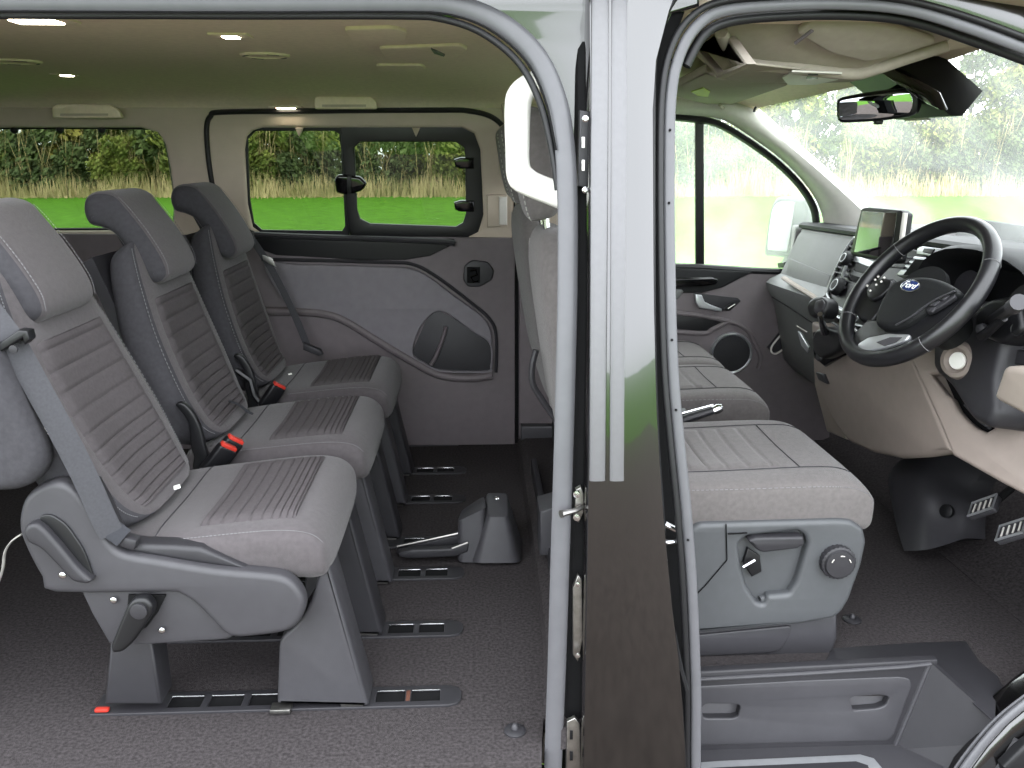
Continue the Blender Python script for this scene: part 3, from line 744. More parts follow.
# parts of the middle and far seats: recliner arms and buckles
arm = [(176, 405), (180, 402), (187, 405), (195, 415), (201, 428), (205, 444), (210, 464), (207, 473), (198, 476), (193, 468), (194, 456), (191, 446), (189, 424), (183, 413)]
fr = FY(mid.location.y - .262); auv = [tuple(p[:2]) for p in cr([fr.uv(*p) for p in arm], 3, True)]
for s_ in (mid, far):
    panel('recliner_arm', FY(s_.location.y - .268), [auv], .02, .005, M['black'], s_, px=False)
def buckle(par, base, tip, w, name='buckle'):
    base, tip = V(base), V(tip); ax = (tip - base).normalized(); L_ = (tip - base).length
    sd = V((1, .55, 0)); sd = (sd - ax * sd.dot(ax)).normalized(); nn = ax.cross(sd)
    R = Matrix((sd, nn, ax)).transposed()
    o = MB().box((base + tip) / 2, (w, .026, L_), R, .006, 3).build(name, M['black'], par)
    MB().box(tip + ax * .002, (w * .86, .020, .012), R, .003).build('red_button', M['red'], o)
    MB().box(tip + ax * .008 + nn * .004, (w * .6, .003, .002), R).build('slot', M['steel'], o)
buckle(mid, PY(207, 474, -.485), PY(228, 447, -.475), .052)
buckle(mid, PY(214, 468, -.455), PY(235, 440, -.44), .052)
buckle(far, PY(264, 408, .125), PY(279, 386, .135), .050)
MB().tube([PY(x, y, .13) for x, y in ((236, 370), (250, 380), (254, 395), (262, 405))], .011, 8).build('buckle_stalk', M['black'], far)
MB().tube([PY(x, y, -.15) for x, y in cr([(229, 401), (238, 404), (247, 411), (253, 414)], 4)], .009, 8, flat=.25, up=(0, 0, 1)).build('fabric_loop', M['webbing_dark'], mid)
MB().box(PZ(290, 374, .476), (.012, .014, .002), Rxyz(0, -10, 20)).build('child_seat_tag', M['white'], far)

# ---------------------------------------------------------------- floor rails
def rail(Y, label):
    t = thing('floor_rail', label, 'seat rail', (-.45, Y, 0), 'seat rails sunk in the rear floor')
    o = [(-.86, -.038), (-.07, -.038), (-.048, -.03), (-.04, -.012), (-.04, .012), (-.048, .03), (-.07, .038), (-.86, .038)]
    fr = Frame((0, Y, .006), (1, 0, 0), (0, 1, 0))
    slots = []
    for a in (-.235, -.155):
        slots.append([(a, -.02), (a + .066, -.02), (a + .066, .02), (a, .02)])
    for a in (-.70, -.61, -.52):
        slots.append([(a, -.02), (a + .075, -.02), (a + .075, .02), (a, .02)])
    panel('rail_surround', fr, [o] + slots, .008, .002, M['plastic_dark'], t, px=False)
    for sl in slots:
        x0, x1 = sl[0][0], sl[1][0]
        MB().box(((x0 + x1) / 2, Y, .0006), (x1 - x0 + .002, .042, .001)).build('slot_well', M['matt_black'], t)
        MB().box(((x0 + x1) / 2, Y + .0185, .0055), (x1 - x0 - .002, .004, .006), bev=.001).build('slot_edge', M['chrome'], t)
    MB().box((-.162, Y, .004), (.010, .04, .006), bev=.002).build('locking_pin', M['rust'] if Y < -.8 else M['plastic'], t)
    return t
names = ['floor rail nearest the sliding door with a rusty pin', 'second floor rail from the sliding door', 'third floor rail from the sliding door, behind the folded floor bracket',
         'fourth floor rail from the sliding door, behind the folded floor bracket', 'second floor rail from the far side wall', 'floor rail nearest the far side wall']
RY = [-.915, -.625, -.315, -.10, .255, .545]
for Y, l in zip(RY, names): rail(Y, l)
MB_ = MB().box((-.835, -.945, .012), (.03, .012, .008), bev=.002); o = MB_.build('release_tab', M['red'])
tag(o, 'small red release tab at the rear foot of the nearest rear seat', 'tab')
# floor bracket and anchor cover
fb = thing('floor_bracket', 'folded dark plastic bracket lying on the rail beside the grey anchor cover', 'bracket', PZ(430, 560, 0))
for nm, pts, z in (('upper_arm', [(396, 548), (430, 541), (461, 534), (462, 545), (432, 550), (397, 555)], -.20), ('lower_arm', [(398, 553), (412, 550), (452, 549), (469, 543), (468, 552), (455, 557), (410, 559), (399, 557)], -.26)):
    panel(nm, FY(z), [pts], .03, .006, M['plastic_dark'], fb)
MB().tube([PY(x, y, -.207) for x, y in ((397, 546.5), (430, 539.5), (460, 533))], .0035, 6).build('metal_edge', M['steel'], fb)
MB().tube([PY(x, y, -.265) for x, y in ((452, 548.5), (468, 542.5))], .0035, 6).build('metal_edge', M['steel'], fb)
ac = thing('anchor_cover', 'grey moulded floor anchor cover with two bolts in its top', 'cover', PZ(495, 560, 0))
def px3(l): return [PY(x, y, Y) for x, y, Y in l]
A = px3([(471, 563, -.28), (521, 563, -.28), (526, 548, -.05), (470, 540, -.05)])
T = px3([(487, 517, -.25), (508, 517, -.25), (508, 493, -.10), (486, 493, -.10)])
def frustum(name, A, T, m, par, n=5, rr=.35):
    rings = []
    def rq(q, f):
        out = []
        for i in range(4):
            p, a, b = q[i], q[i - 1], q[(i + 1) % 4]
            for k in range(n + 1):
                t = k / n; A_, B_ = p.lerp(a, f), p.lerp(b, f)
                out.append(A_ * (1 - t) ** 2 + p * 2 * t * (1 - t) + B_ * t * t)
        return out
    for k, s in ((0, 0), (.1, 0), (.5, .48), (.93, .96), (1, 1.0), (1.0, 1.02)):
        q = [a.lerp(t, s) for a, t in zip(A, T)]
        if k == 1.0 and s > 1:
            c = sum(q, V()) / 4; q = [c.lerp(x, .9) for x in q]
        rings.append(rq(q, .22))
    return MB().loft(rings).build(name, m, par, 45)
frustum('cover_body', A, T, M['plastic'], ac)
A2 = px3([(457, 562, -.26), (486, 563, -.26), (486, 540, -.06), (460, 538, -.06)])
T2 = px3([(457, 522, -.24), (486, 508, -.24), (484, 496, -.10), (462, 510, -.10)])
frustum('side_lobe', A2, T2, M['plastic'], ac)
for y, Y in ((499, -.14), (512, -.21)): MB().lathe(PY(497, y, Y), (0, -.15, 1), [(.001, -.01), (.011, -.01), (.011, .001), (.006, .006), (.001, .006)], 12).build('bolt', M['chrome'], ac)
for (x, y), l in (((515, 731), 'round floor stud in the carpet by the sliding door edge'), ((852, 620), 'round floor stud in the footwell carpet beside the driver seat')):
    p = PZ(x, y, 0); t = thing('floor_stud', l, 'stud', p)
    MB().lathe(p, (0, 0, 1), [(.024, -.002), (.024, .003), (.019, .006), (.008, .007), (.001, .007)], 20).build('washer', M['plastic_dark'], t)
    MB().lathe(p, (0, 0, 1), [(.008, .005), (.008, .012), (.004, .018), (.001, .019)], 12).build('stud_pin', M['plastic'], t)
# carpeted ridge at the front of the rear floor, with a small bin
rg = thing('floor_ridge', 'raised carpet ridge and plastic edge between the rear floor and the front seats', 'trim', (.16, -.3, 0))
rings = []
for Y, xl in ((-1.10, .14), (-.7, .16), (-.2, .165), (.3, .168), (.84, .17)):
    rings.append([V((xl, Y, -.005)), V((xl + .012, Y, .03)), V((xl + .035, Y, .045)), V((xl + .30, Y, .05)), V((xl + .30, Y, -.005))])
MB().loft(rings).build('carpet_ridge', M['carpet'], rg)
panel('ridge_edge', FX(.205), [[(-.4, .0), (.95, .0), (.95, .10), (-.4, .10)]], .02, .004, M['plastic_dark'], rg, px=False)
panel('plastic_box', FY(-.36), [[(540, 512), (556, 507), (556, 556), (540, 556)]], .12, .006, M['plastic'], rg)

# ================================================================ front seats
def fst(z, x, w, h, hb, p, bol): return [x, 0, z, .97, 0, .22, w, h, hb, p, bol]
FB = [fst(.40, .30, .20, .03, .03, 3, 0), fst(.43, .295, .235, .06, .06, 4, .1), fst(.55, .275, .25, .075, .075, 4, .3), fst(.75, .235, .24, .07, .07, 4, .3),
      fst(.92, .20, .215, .06, .06, 3.6, .1), fst(.99, .185, .18, .045, .048, 3.2, 0), fst(1.025, .178, .14, .03, .03, 3, 0), fst(1.035, .176, .09, .008, .008, 2.6, 0)]
FH = [fst(1.055, .16, .09, .01, .01, 3, 0), fst(1.065, .16, .12, .04, .035, 3.5, 0), fst(1.13, .155, .135, .055, .05, 3.6, 0), fst(1.22, .14, .135, .055, .05, 3.6, 0), fst(1.285, .128, .12, .04, .045, 3.4, 0), fst(1.305, .124, .08, .012, .012, 3, 0)]
FC = [cst(.30, .40, .18, .01, .01, 3, 0), cst(.315, .40, .235, .045, .05, 4, 0), cst(.42, .40, .252, .058, .07, 6, .18), cst(.60, .40, .257, .064, .08, 6, .2),
      cst(.82, .402, .258, .066, .085, 6, .08), cst(.90, .398, .256, .058, .085, 6, 0), cst(.942, .385, .248, .038, .065, 5, 0), cst(.957, .375, .20, .01, .02, 3, 0)]
def front_seat(root, Yc, ws, m_c, heads, split):
    def sc(st, Y, k): return [[s[0], s[1] + Y] + list(s[2:6]) + [s[6] * k] + list(s[7:]) for s in st]
    bk = pad('backrest', sc(FB, Yc, ws), M['fabric_lit'], root)
    D = dens(sc(FB, Yc, ws))
    # stitching along the rear edges of the back
    for sy in (1,):
        b = MB(); q = []
        for s in D[8:-9]:
            q.append(V(s[0:3]) + V((0, sy * s[6] * .93, 0)) - V(s[3:6]).normalized() * (s[8] * .80 + .002))
        for i in range(len(q) - 1):
            a, c = q[i], q[i + 1]
            for k in range(3): b.tube([a.lerp(c, k / 3), a.lerp(c, (k + .6) / 3)], .0014, 4)
        b.build('stitching', M['thread'], bk)
    for hy in heads:
        h = pad('headrest', sc(FH, hy, 1), M['fabric_lit'], root); Dh = dens(sc(FH, hy, 1))
        for sy in (-1, 1):
            b = MB(); q = [V(s[0:3]) + V((0, sy * s[6] * .90, 0)) - V(s[3:6]).normalized() * (s[8] * .86 + .002) for s in Dh[4:-5]]
            for i in range(len(q) - 1): b.tube([q[i], q[i].lerp(q[i + 1], .6)], .0014, 4)
            b.build('stitching', M['thread'], h)
        for dy in (-.06, .06): MB().tube([(.178, hy + dy, 1.0), (.165, hy + dy, 1.08)], .008, 8).build('headrest_post', M['chrome'], root)
    for cy, cw in split:
        q = sc(FC, cy, cw)
        cu = pad('cushion', q, M['fabric_lit'], root)
        insert('ribbed_panel', q, .22, .52, -.62, .62, 9, M['fabric_lit'], cu)
        Dc = dens(q)
        stitch('stitching', Dc, -.985, .2, .86, M['thread_dull'], cu, .001, n=80)
        for s in (-.66, .66): seam('seam', [surf(Dc, .2 + .55 * i / 14, s, .0015) for i in range(15)], M['fabric_dark'], cu, .0013)
        seam('seam', [surf(Dc, .545, -.66 + 1.32 * i / 10, .0015) for i in range(11)], M['fabric_dark'], cu, .0013)
ds = thing('driver_seat', 'grey driver seat with plastic side shield, lever and round knob beside the front door opening', 'seat', (.55, -.53, 0))
front_seat(ds, -.53, 1.0, None, [-.53], [(-.53, 1.0)])
bs = thing('double_bench', 'grey double passenger bench seat beyond the handbrake', 'seat', (.55, .42, 0))
front_seat(bs, .42, 1.75, None, [.62, .20], [(.62, .80), (.185, .86)])
panel('bench_base', FX(.32), [[(-.82, 0.0), (.02, 0.0), (.02, .34), (-.82, .34)]], .44, .02, M['plastic_dark'], bs, px=False)
# driver seat base
so = [(690, 530), (700, 524), (838, 520), (852, 521), (864, 529), (867, 543), (862, 566), (850, 600), (842, 613), (834, 619), (800, 625), (690, 634)]
hole = [(739, 545), (746, 537), (798, 531), (806, 536), (808, 545), (797, 582), (790, 594), (768, 596), (764, 605), (757, 603), (747, 588), (741, 566)]
panel('side_shield', FY(-.80), [so, hole], .04, .012, M['plastic_lit'], ds, r=.008, res=4, smooth=50)
panel('shield_recess', FY(-.775), [[(733, 528), (812, 525), (812, 610), (733, 612)]], .012, .003, M['plastic_lit'], ds)
panel('shield_shelf', FY(-.79), [[(760, 598), (795, 592), (845, 600), (842, 610), (764, 614)]], .02, .006, M['plastic_lit'], ds)
panel('height_lever', FY(-.815), [[(748, 541), (756, 538), (804, 537), (805, 545), (798, 549), (763, 553), (757, 550)]], .03, .006, M['plastic_dark'], ds, r=.006)
panel('lever_bracket', FY(-.79), [[(748, 548), (760, 556), (762, 572), (752, 577), (743, 563)]], .012, .003, M['black'], ds)
MB().tube([PY(743, 567, -.803), PY(755, 560, -.803)], .004, 6).build('bracket_pin', M['chrome'], ds)
kb = MB(); K = PY(836, 560, -.80); rings = []
for h, r_ in ((0, .040), (.018, .040), (.020, .036), (.026, .033), (.028, .001)):
    rings.append([K + V((r_ * (1 + (.04 if (k % 4) < 2 and h < .019 else 0)) * math.cos(2 * math.pi * k / 96), -h, r_ * (1 + (.04 if (k % 4) < 2 and h < .019 else 0)) * math.sin(2 * math.pi * k / 96))) for k in range(96)])
kn = kb.loft(rings).build('lumbar_knob', M['plastic_dark'], ds)
for a in (.5, 1.5, 2.6): MB().tube([K + V((.024 * math.cos(a + d), -.0295, .024 * math.sin(a + d))) for d in (-.2, 0, .2)], .0012, 5).build('knob_mark', M['lightgrey'], kn)
panel('seat_box', FY(-.775), [[(690, 628), (838, 614), (838, 640), (830, 662), (690, 668)]], .40, .012, M['plastic'], ds)
panel('box_inset', FY(-.782), [[(690, 636), (792, 626), (790, 634), (780, 652), (690, 657)]], .01, .003, M['plastic'], ds, r=.02)
MB().tube([PY(x, y, -.805) for x, y in ((747, 533), (728, 534))], .002, 5).build('shield_seam', M['matt_black'], ds)
MB().tube([PY(x, y, -.802) for x, y in ((726, 524), (727, 560), (703, 588), (690, 600))], .0016, 5).build('shield_seam', M['matt_black'], ds)
MB().tube([PY(x, y, -.56) for x, y in cr([(536, 350), (532, 368), (533, 384), (541, 398), (552, 414), (560, 424)], 4)], .008, 8).build('rear_pocket_edge', M['plastic_dark'], ds)
# handbrake
hb = thing('handbrake', 'handbrake lever with bright tip between the driver seat and passenger bench', 'handbrake', PY(690, 420, -.2))
MB().tube([PY(660, 428, -.2), PY(690, 417.5, -.2), PY(714, 410, -.2)], [.014, .014, .012], 10).build('lever', M['plastic_dark'], hb)
panel('mount', FY(-.175), [[(.50, 0.0), (.66, 0.0), (.64, .45), (.55, .45)]], .05, .01, M['plastic_dark'], hb, px=False)
MB().tube([PY(713, 410.5, -.2), PY(718, 408.5, -.2), PY(722, 407.5, -.2)], [.013, .015, .011], 10).build('button', M['chrome'], hb)
MB().tube([PY(680, 414, -.215), PY(713, 405, -.215)], .003, 6).build('bright_strip', M['chrome'], hb)

# ================================================================ front cabin
# far front door
UF = FY(.86, .87, .15)
d1 = struct(thing('door_1', 'far front passenger door trim with silver handle and round speaker', 'door', FY(.86).P(740, 330)))
LF = FY(.84)
panel('door_panel', LF, [[(590, 266), (700, 268), (752, 272), (790, 274), (830, 300), (830, 440), (590, 452)]], .04, .008, M['trim_low'], d1)
panel('sill_band', LF.off(.012), [[(640, 266), (722, 270), (753, 272), (722, 288), (702, 293), (640, 293)]], .03, .008, M['dash_top'], d1)
panel('gloss_strip', LF.off(.03), [[(640, 279), (712, 277), (720, 280), (716, 285), (700, 287), (640, 289)]], .02, .008, M['gloss_black'], d1)
panel('grab_pull', LF.off(.02), [[(640, 289), (682, 289), (684, 292), (679, 299), (640, 302)]], .04, .01, M['dash'], d1)
panel('handle_recess', LF.off(.004), [[(694, 293), (738, 298), (741, 301), (730, 311), (699, 309)]], .006, .002, M['plastic_dark'], d1)
panel('door_handle', LF.off(.022), [[(695, 294), (702, 295), (705, 302), (711, 305), (722, 309), (722, 312), (699, 308), (696, 303)]], .016, .005, M['silver'], d1)
panel('lock_button', LF.off(.012), [[(724, 308), (733, 302), (736, 303), (732, 309), (726, 311)]], .008, .002, M['black'], d1)
MB().tube([LF.P(x, y, .014) for x, y in ((727, 308), (730, 306), (734, 303.5))], .002, 5).build('lock_mark', M['white'], d1)
panel('door_pocket', LF.off(.003), [[(640, 310), (700, 316), (725, 321), (708, 331), (700, 331), (640, 326)]], .006, .002, M['black'], d1)
for l in ([(640, 310), (690, 314), (728, 321), (745, 328), (752, 338), (760, 356), (758, 368)], [(640, 329), (700, 333), (712, 329), (730, 320)]):
    MB().tube([LF.P(x, y, .006) for x, y in cr(l, 5)], .010, 8).build('moulded_lip', M['trim_low'], d1)
c = LF.P(731, 353, .004)
MB().lathe(c, (0, -1, 0), [(.001, .004), (.076, .004), (.080, .006), (.084, .010), (.088, .006), (.090, -.004)], 40).build('speaker_ring', M['silver'], d1)
MB().lathe(c, (0, -1, 0), [(.001, .012), (.04, .011), (.077, .007), (.078, .0)], 40).build('speaker_grille', mat('speaker_cloth', '#2a2a2d', .9, var=.4, scale=400), d1)
panel('lower_bin', LF.off(.02), [[(768, 348), (780, 333), (790, 340), (784, 350), (772, 353)]], .02, .005, M['plastic_dark'], d1)
MB().tube([LF.P(x, y, .03) for x, y in cr([(778, 334), (770, 344), (769, 350), (774, 352), (784, 345)], 4)], .004, 6).build('bin_lip', M['lightgrey'], d1)
# its window
w3 = struct(thing('window_3', 'far front door glass with black upright and black frame', 'window', UF.P(740, 200)))
panel('pane', UF.off(-.03), [[(590, 100), (690, 108), (722, 115), (755, 135), (790, 160), (812, 185), (824, 210), (824, 240), (800, 280), (590, 280)]], .004, .001, M['clear'], w3)
MB().tube([UF.P(x, y, -.01) for x, y in cr([(590, 113), (640, 115), (690, 119), (718, 124), (748, 141), (778, 163), (800, 185), (813, 205), (817, 222), (816, 240)], 5)], .020, 10, flat=.7).build('window_frame', M['rubber_black'], w3)
panel('upright', UF.off(-.012), [[(695.5, 116), (704, 118), (704.5, 272), (696, 272)]], .02, .004, M['black'], w3)
MB().tube([LF.P(x, y, -.008) for x, y in ((590, 264), (640, 266), (700, 267.5), (752, 271), (800, 273))], .014, 8).build('sill_seal', M['rubber_black'], w3)
# far front pillar trim
fp2 = struct(thing('trim_2', 'pale far side windscreen pillar trim', 'trim', UF.P(790, 150)))
rings = []
for (x, y), (x2, y2) in zip(cr([(640, 86), (690, 92), (725, 100), (752, 113), (785, 142), (820, 172), (850, 199), (872, 220), (890, 240)], 5),
                            cr([(640, 112), (690, 115), (722, 120), (752, 138), (784, 162), (806, 186), (818, 206), (823, 226), (824, 250)], 5)):
    a, b_ = UF.P(x2, y2, .012), PY(x, y, .74 - max(0, (x - 757)) * .0004)
    m_ = (a + b_) / 2 + V((-.01, -.028, 0))
    rings.append([a, a.lerp(m_, .55) + V((0, -.006, 0)), m_, b_.lerp(m_, .5) + V((0, -.004, 0)), b_, b_ + V((.05, .08, .02)), a + V((.05, .05, 0))])
MB().loft(rings).build('pillar_trim', M['lightgrey'], fp2, 60)
MB().tube([PY(x, y, .738 - max(0, (x - 757)) * .0004) for x, y in cr([(754, 112), (757, 106), (772, 98), (800, 88), (840, 75)], 4)], .005, 6).build('headliner_edge', M['black'], fp2)
# windscreen
w4 = struct(thing('window_4', 'large raked windscreen with glare haze painted into the glass', 'window', (1.4, -.05, 1.2)))
TLf, TRn = PY(752, 106, .76), V((1.10, -.98, 1.47))
BLf, BRn = PY(905, 255, .80), V((1.70, -1.02, .90))
n = 10; rings = []
for j in range(n + 1):
    v = j / n; a, b_ = TLf.lerp(BLf, v), TRn.lerp(BRn, v)
    rings.append([a.lerp(b_, i / n) + V((.16 * math.sin(math.pi * i / n), 0, .02 * math.sin(math.pi * i / n))) for i in range(n + 1)])
MB().loft(rings, False, False).build('pane', M['screenglass'], w4, 60)
# header of the windscreen
hr = [(1.02, 1.455), (1.10, 1.445), (1.12, 1.43), (1.14, 1.45), (1.12, 1.50), (1.0, 1.50)]
hd = struct(thing('trim_3', 'headliner edge above the windscreen', 'trim', (1.1, -.05, 1.44)))
rings = []
for i in range(15):
    f = i / 14; p = PY(757, 108, .74).lerp(V((1.10, -1.0, 1.455)), f); bo = .14 * math.sin(math.pi * f)
    rings.append([p + V((bo + dx, 0, dz + .012 * math.sin(math.pi * f))) for dx, dz in ((-.45, .05), (-.2, .035), (-.02, .012), (.0, 0), (.03, .012), (.03, .07), (-.45, .07))])
MB().loft(rings).build('header_trim', M['headliner'], hd, 50)

# overhead shelf above the driver
os_ = thing('overhead_shelf', 'beige overhead storage shelf with an open cubby above the windscreen', 'shelf', (.6, -.6, 1.4))
fx = FX(.52)
panel('cubby_frame', fx, [[(693, 48), (722, 29), (747, 64), (717, 78)], [(697, 49), (720, 33), (742, 63), (717, 73)]], .02, .003, M['headliner_front'], os_)
panel('cubby_back', FX(.57), [[(690, 50), (722, 30), (744, 62), (716, 76)]], .01, .003, M['trim_high'], os_)
fy = Frame((0, -.70, 1.385), (1, 0, 0), (0, -.13, .075))
body_ = [(722, 29), (728, 44), (737, 56), (748, 64), (800, 70), (850, 75), (868, 73), (905, 60), (948, 44), (960, 34), (930, 20), (850, 12), (720, 14)]
panel('shelf_body', fy, [body_], .05, .012, M['headliner_front'], os_, r=.01)
MB().tube([fy.P(x, y, .004) for x, y in cr([(721, 31), (729, 46), (745, 61), (800, 67), (850, 72), (870, 69), (905, 57), (948, 43)], 5)], .0135, 10).build('rounded_lip', M['headliner_front'], os_, 60)
fz = FZ(1.375)
panel('shelf_underside', fz, [[(716, 78), (747, 64), (800, 70), (850, 75), (868, 77), (852, 82), (800, 84), (740, 82)]], .005, .002, M['headliner_front'], os_)
panel('lamp_console', FZ(1.368), [[(782, 78), (792, 72), (842, 74), (838, 80), (815, 85), (788, 85)]], .004, .001, M['lightgrey'], os_)
panel('console_switch', FZ(1.366), [[(808, 75), (818, 75), (818, 79), (806, 79)]], .004, .001, M['black'], os_)
v1 = thing('sun_visor', 'beige sun visor folded up above the driver', 'sun visor', PZ(870, 50, 1.43))
panel('visor_board', fy.off(.022), [[(796, 34), (812, 21), (850, 20), (900, 30), (938, 43), (900, 56), (866, 63), (830, 54)]], .018, .007, M['headliner_front'], v1, r=.012)
MB().tube([fy.P(x, y, .024) for x, y in ((794, 33), (811, 20))], .004, 8).build('visor_shadow_line', M['trim_low'], v1)  # thin dark tube painted in as the shadow along the visor edge
v2 = thing('sun_visor', 'passenger sun visor with a small yellow green label, beyond the cubby', 'sun visor', PZ(735, 92, 1.39))
panel('visor_board', FZ(1.385), [[(670, 90), (706, 72), (722, 80), (748, 82), (788, 86), (726, 107), (712, 106), (676, 97)]], .022, .008, M['headliner_front'], v2, r=.01)
panel('warning_label', FZ(1.382), [[(691, 92), (703, 88), (710, 92), (708, 97), (698, 96)]], .003, .001, mat('yellow_label', '#c8d03a', .6), v2)
MB().tube([PZ(x, y, 1.372) for x, y in ((720, 105), (724, 109))], .007, 6).build('visor_clip', M['headliner_front'], v2)

# rear view mirror and sensor housing
rv = thing('rear_view_mirror', 'black framed rear view mirror hanging at the top of the windscreen', 'mirror', PX(880, 100, 1.1))
O = V((1.02, -.23, 1.33)); yaw = math.radians(50)
fm = Frame(O, (math.sin(yaw), -math.cos(yaw), 0), (-.095, -.095, 1))
mo = [(836, 103), (838, 99), (848, 96), (880, 91), (908, 89), (915, 92), (918, 101), (916, 112), (908, 117), (880, 121), (848, 123), (839, 122), (836, 116)]
panel('housing', fm, [[tuple(q[:2]) for q in cr([fm.uv(*p) for p in mo], 3, True)]], .045, .010, M['black'], rv, px=False, res=4)
mi = [(839, 104), (841, 101), (848, 99), (880, 94), (906, 92), (911, 95), (913, 102), (911, 110), (906, 114), (880, 118), (848, 120), (841, 119), (839, 115)]
panel('glass', fm.off(.003), [[tuple(q[:2]) for q in cr([fm.uv(*p) for p in mi], 3, True)]], .006, .001, M['mirror'], rv, px=False)
MB().box(fm.P(876, 123, -.02), (.02, .02, .012), bev=.003).build('dip_tab', M['black'], rv)
MB().tube([fm.P(880, 98, -.04), fm.P(890, 90, -.10), fm.P(896, 84, -.15)], .012, 8).build('stalk', M['black'], rv)
sh_ = thing('sensor_housing', 'dark wedge shaped sensor cover behind the rear view mirror on the windscreen', 'housing', PX(910, 95, 1.2))
A = px3([(846, 74, -.10), (900, 57, -.46), (962, 114, -.40), (905, 123, -.16)])
A = [PX(846, 76, 1.10), PX(897, 56, 1.12), PX(962, 116, 1.22), PX(900, 120, 1.22)]
B_ = [a + V((.05, .01, .06)) for a in A]
mb_ = MB(); mb_.loft([[a.lerp(sum(A, V()) / 4, .10) + V((-.012, 0, -.006)) for a in A], A, B_]); mb_.build('cover', M['black'], sh_, 30)
panel('cover_vents', FX(1.205), [[(898, 115), (925, 116), (930, 120), (905, 121)]], .004, .001, M['lightgrey'], sh_)
panel('cover_ridge', FX(1.11), [[(868, 66), (882, 61), (930, 92), (938, 110), (925, 104)]], .03, .008, M['gloss_black'], sh_)

# outside mirror
om = thing('door_mirror', 'far side door mirror with rain drops, seen through the front door glass', 'mirror', (1.36, 1.12, .95))
yaw = math.radians(38); fm = Frame((1.36, 1.14, .95), (math.sin(yaw), -math.cos(yaw), 0), (.02, 0, 1))
o_ = [(764, 255), (764, 244), (769, 212), (774, 200), (781, 197), (800, 198), (807, 203), (808, 216), (803, 246), (797, 259), (785, 258), (770, 256)]
panel('housing', fm, [[tuple(q[:2]) for q in cr([fm.uv(*p) for p in o_], 3, True)]], .11, .02, mat('wet_black_shell', '#1c2226', .3, var=.6, scale=160, spec=.6), om, px=False, res=4)
g_ = [(768, 246), (772, 214), (776, 205), (781, 202), (793, 202), (794, 208), (788, 248), (784, 251), (772, 250)]
panel('glass', fm.off(.004), [[tuple(q[:2]) for q in cr([fm.uv(*p) for p in g_], 3, True)]], .008, .001, mat('sky_white_mirror', '#eef2f2', .35, .4, var=.02), om, px=False)  # white colour stands in for the sky reflected in the glass
MB().tube([fm.P(784, 262, -.04), PY(798, 268, .92)], .03, 8).build('mirror_arm', M['black'], om)

# dashboard
db = thing('dashboard', 'grey dashboard with black top pad across the front of the cabin', 'dashboard', (1.4, -.05, .7))
rings = []
for Y in (.815, .80, .55, .3, .25):
    dz = (.8 - Y) * .028
    s = .93 if Y > .81 else 1
    q = [(1.62, .90 + dz), (1.33, .918 + dz), (1.315, .912 + dz), (1.312, .90 + dz), (1.30, .885 + dz), (1.243, .735 + dz), (1.20, .715 + dz), (1.185, .70 + dz), (1.19, .68), (1.225, .62), (1.255, .50), (1.285, .38), (1.33, .33), (1.62, .33)]
    rings.append([V((1.45 + (x - 1.45) * s, Y, z)) for x, z in q])
MB().loft(rings).build('passenger_side', M['dash'], db, 30)
rings = []
for Y in (.83, .5, .25, 0, -.25, -.6, -1.0):
    dz = (.8 - Y) * .028
    rings.append([V((x, Y, z + dz)) for x, z in ((1.75, .905), (1.40, .938), (1.325, .938), (1.312, .930), (1.312, .918), (1.33, .912), (1.75, .88))])
MB().loft(rings).build('top_pad', M['dash_top'], db, 30)
rings = []
for Y in (.25, -.25, -.6, -1.0):
    rings.append([V((x, Y, z)) for x, z in ((1.75, .93), (1.36, .945), (1.335, .92), (1.30, .74), (1.26, .68), (1.26, .52), (1.32, .45), (1.75, .45))])
MB().loft(rings).build('driver_side', M['dash_top'], db, 30)
FD = FX(1.262, .735, .30)
panel('upper_panel_lower_half', FD.off(.022), [[(789, 258), (830, 275), (825, 290), (822, 300), (786, 273)]], .012, .004, M['dash'], db)
MB().tube([PX(x, y, 1.19) for x, y in cr([(784, 278), (793, 284), (806, 292), (822, 302)], 3)], .012, 8, flat=.6).build('ledge_strip', M['knee_light'], db)
MB().tube([PX(x, y, 1.205) for x, y in cr([(772, 297), (790, 308), (808, 320), (818, 326)], 3)], .0025, 5).build('glovebox_gap', M['matt_black'], db)
panel('glovebox_latch', FX(1.205), [[(797, 331), (800, 333), (808, 347), (807, 353), (801, 346)]], .012, .004, M['silver'], db)
MB().tube([PX(x, y, 1.20) for x, y in ((797, 326), (807, 332))], .002, 5).build('glovebox_slot', M['lightgrey'], db)
# end vent hint by the far pillar
panel('end_vent', FX(1.26), [[(777, 263), (784, 262), (784, 267), (778, 268)]], .03, .004, M['black'], db)
# centre stack
FS = FX(1.20, .80, .50)
stk = panel('centre_stack', FS, [[(852, 236), (870, 238), (925, 252), (925, 330), (890, 340), (860, 328), (840, 316), (826, 300), (829, 288), (840, 262)]], .10, .006, M['black'], db)
def fsp(pts, n, t, m, name, bev=.002): return panel(name, FS.off(n), [pts], t, bev, m, stk)
MB().tube([FS.P(x, y, .004) for x, y in cr([(856, 238), (847, 250), (838, 268), (831, 285), (828, 296), (834, 305), (846, 313), (858, 319)], 5)], .009, 8, flat=.6).build('silver_surround', M['silver'], stk)
for k in range(6):
    y = 247 + k * 5.2; x = 851 - k * 2.8
    MB().tube([FS.P(x, y, .006), FS.P(x + 10, y + 2.6, .006)], .0035, 6).build('vent_slat', M['plastic'], stk)
for k in range(5):
    y = 262 + k * 5.6; x = 838 - k * .8
    MB().tube([FS.P(x + 2, y, .005), FS.P(x + 12, y + 4, .005)], .0035, 6).build('vent_slat', M['plastic'], stk)
fsp([(852, 254), (876, 262), (872, 268), (850, 260)], .004, .006, M['silver'], 'silver_band')
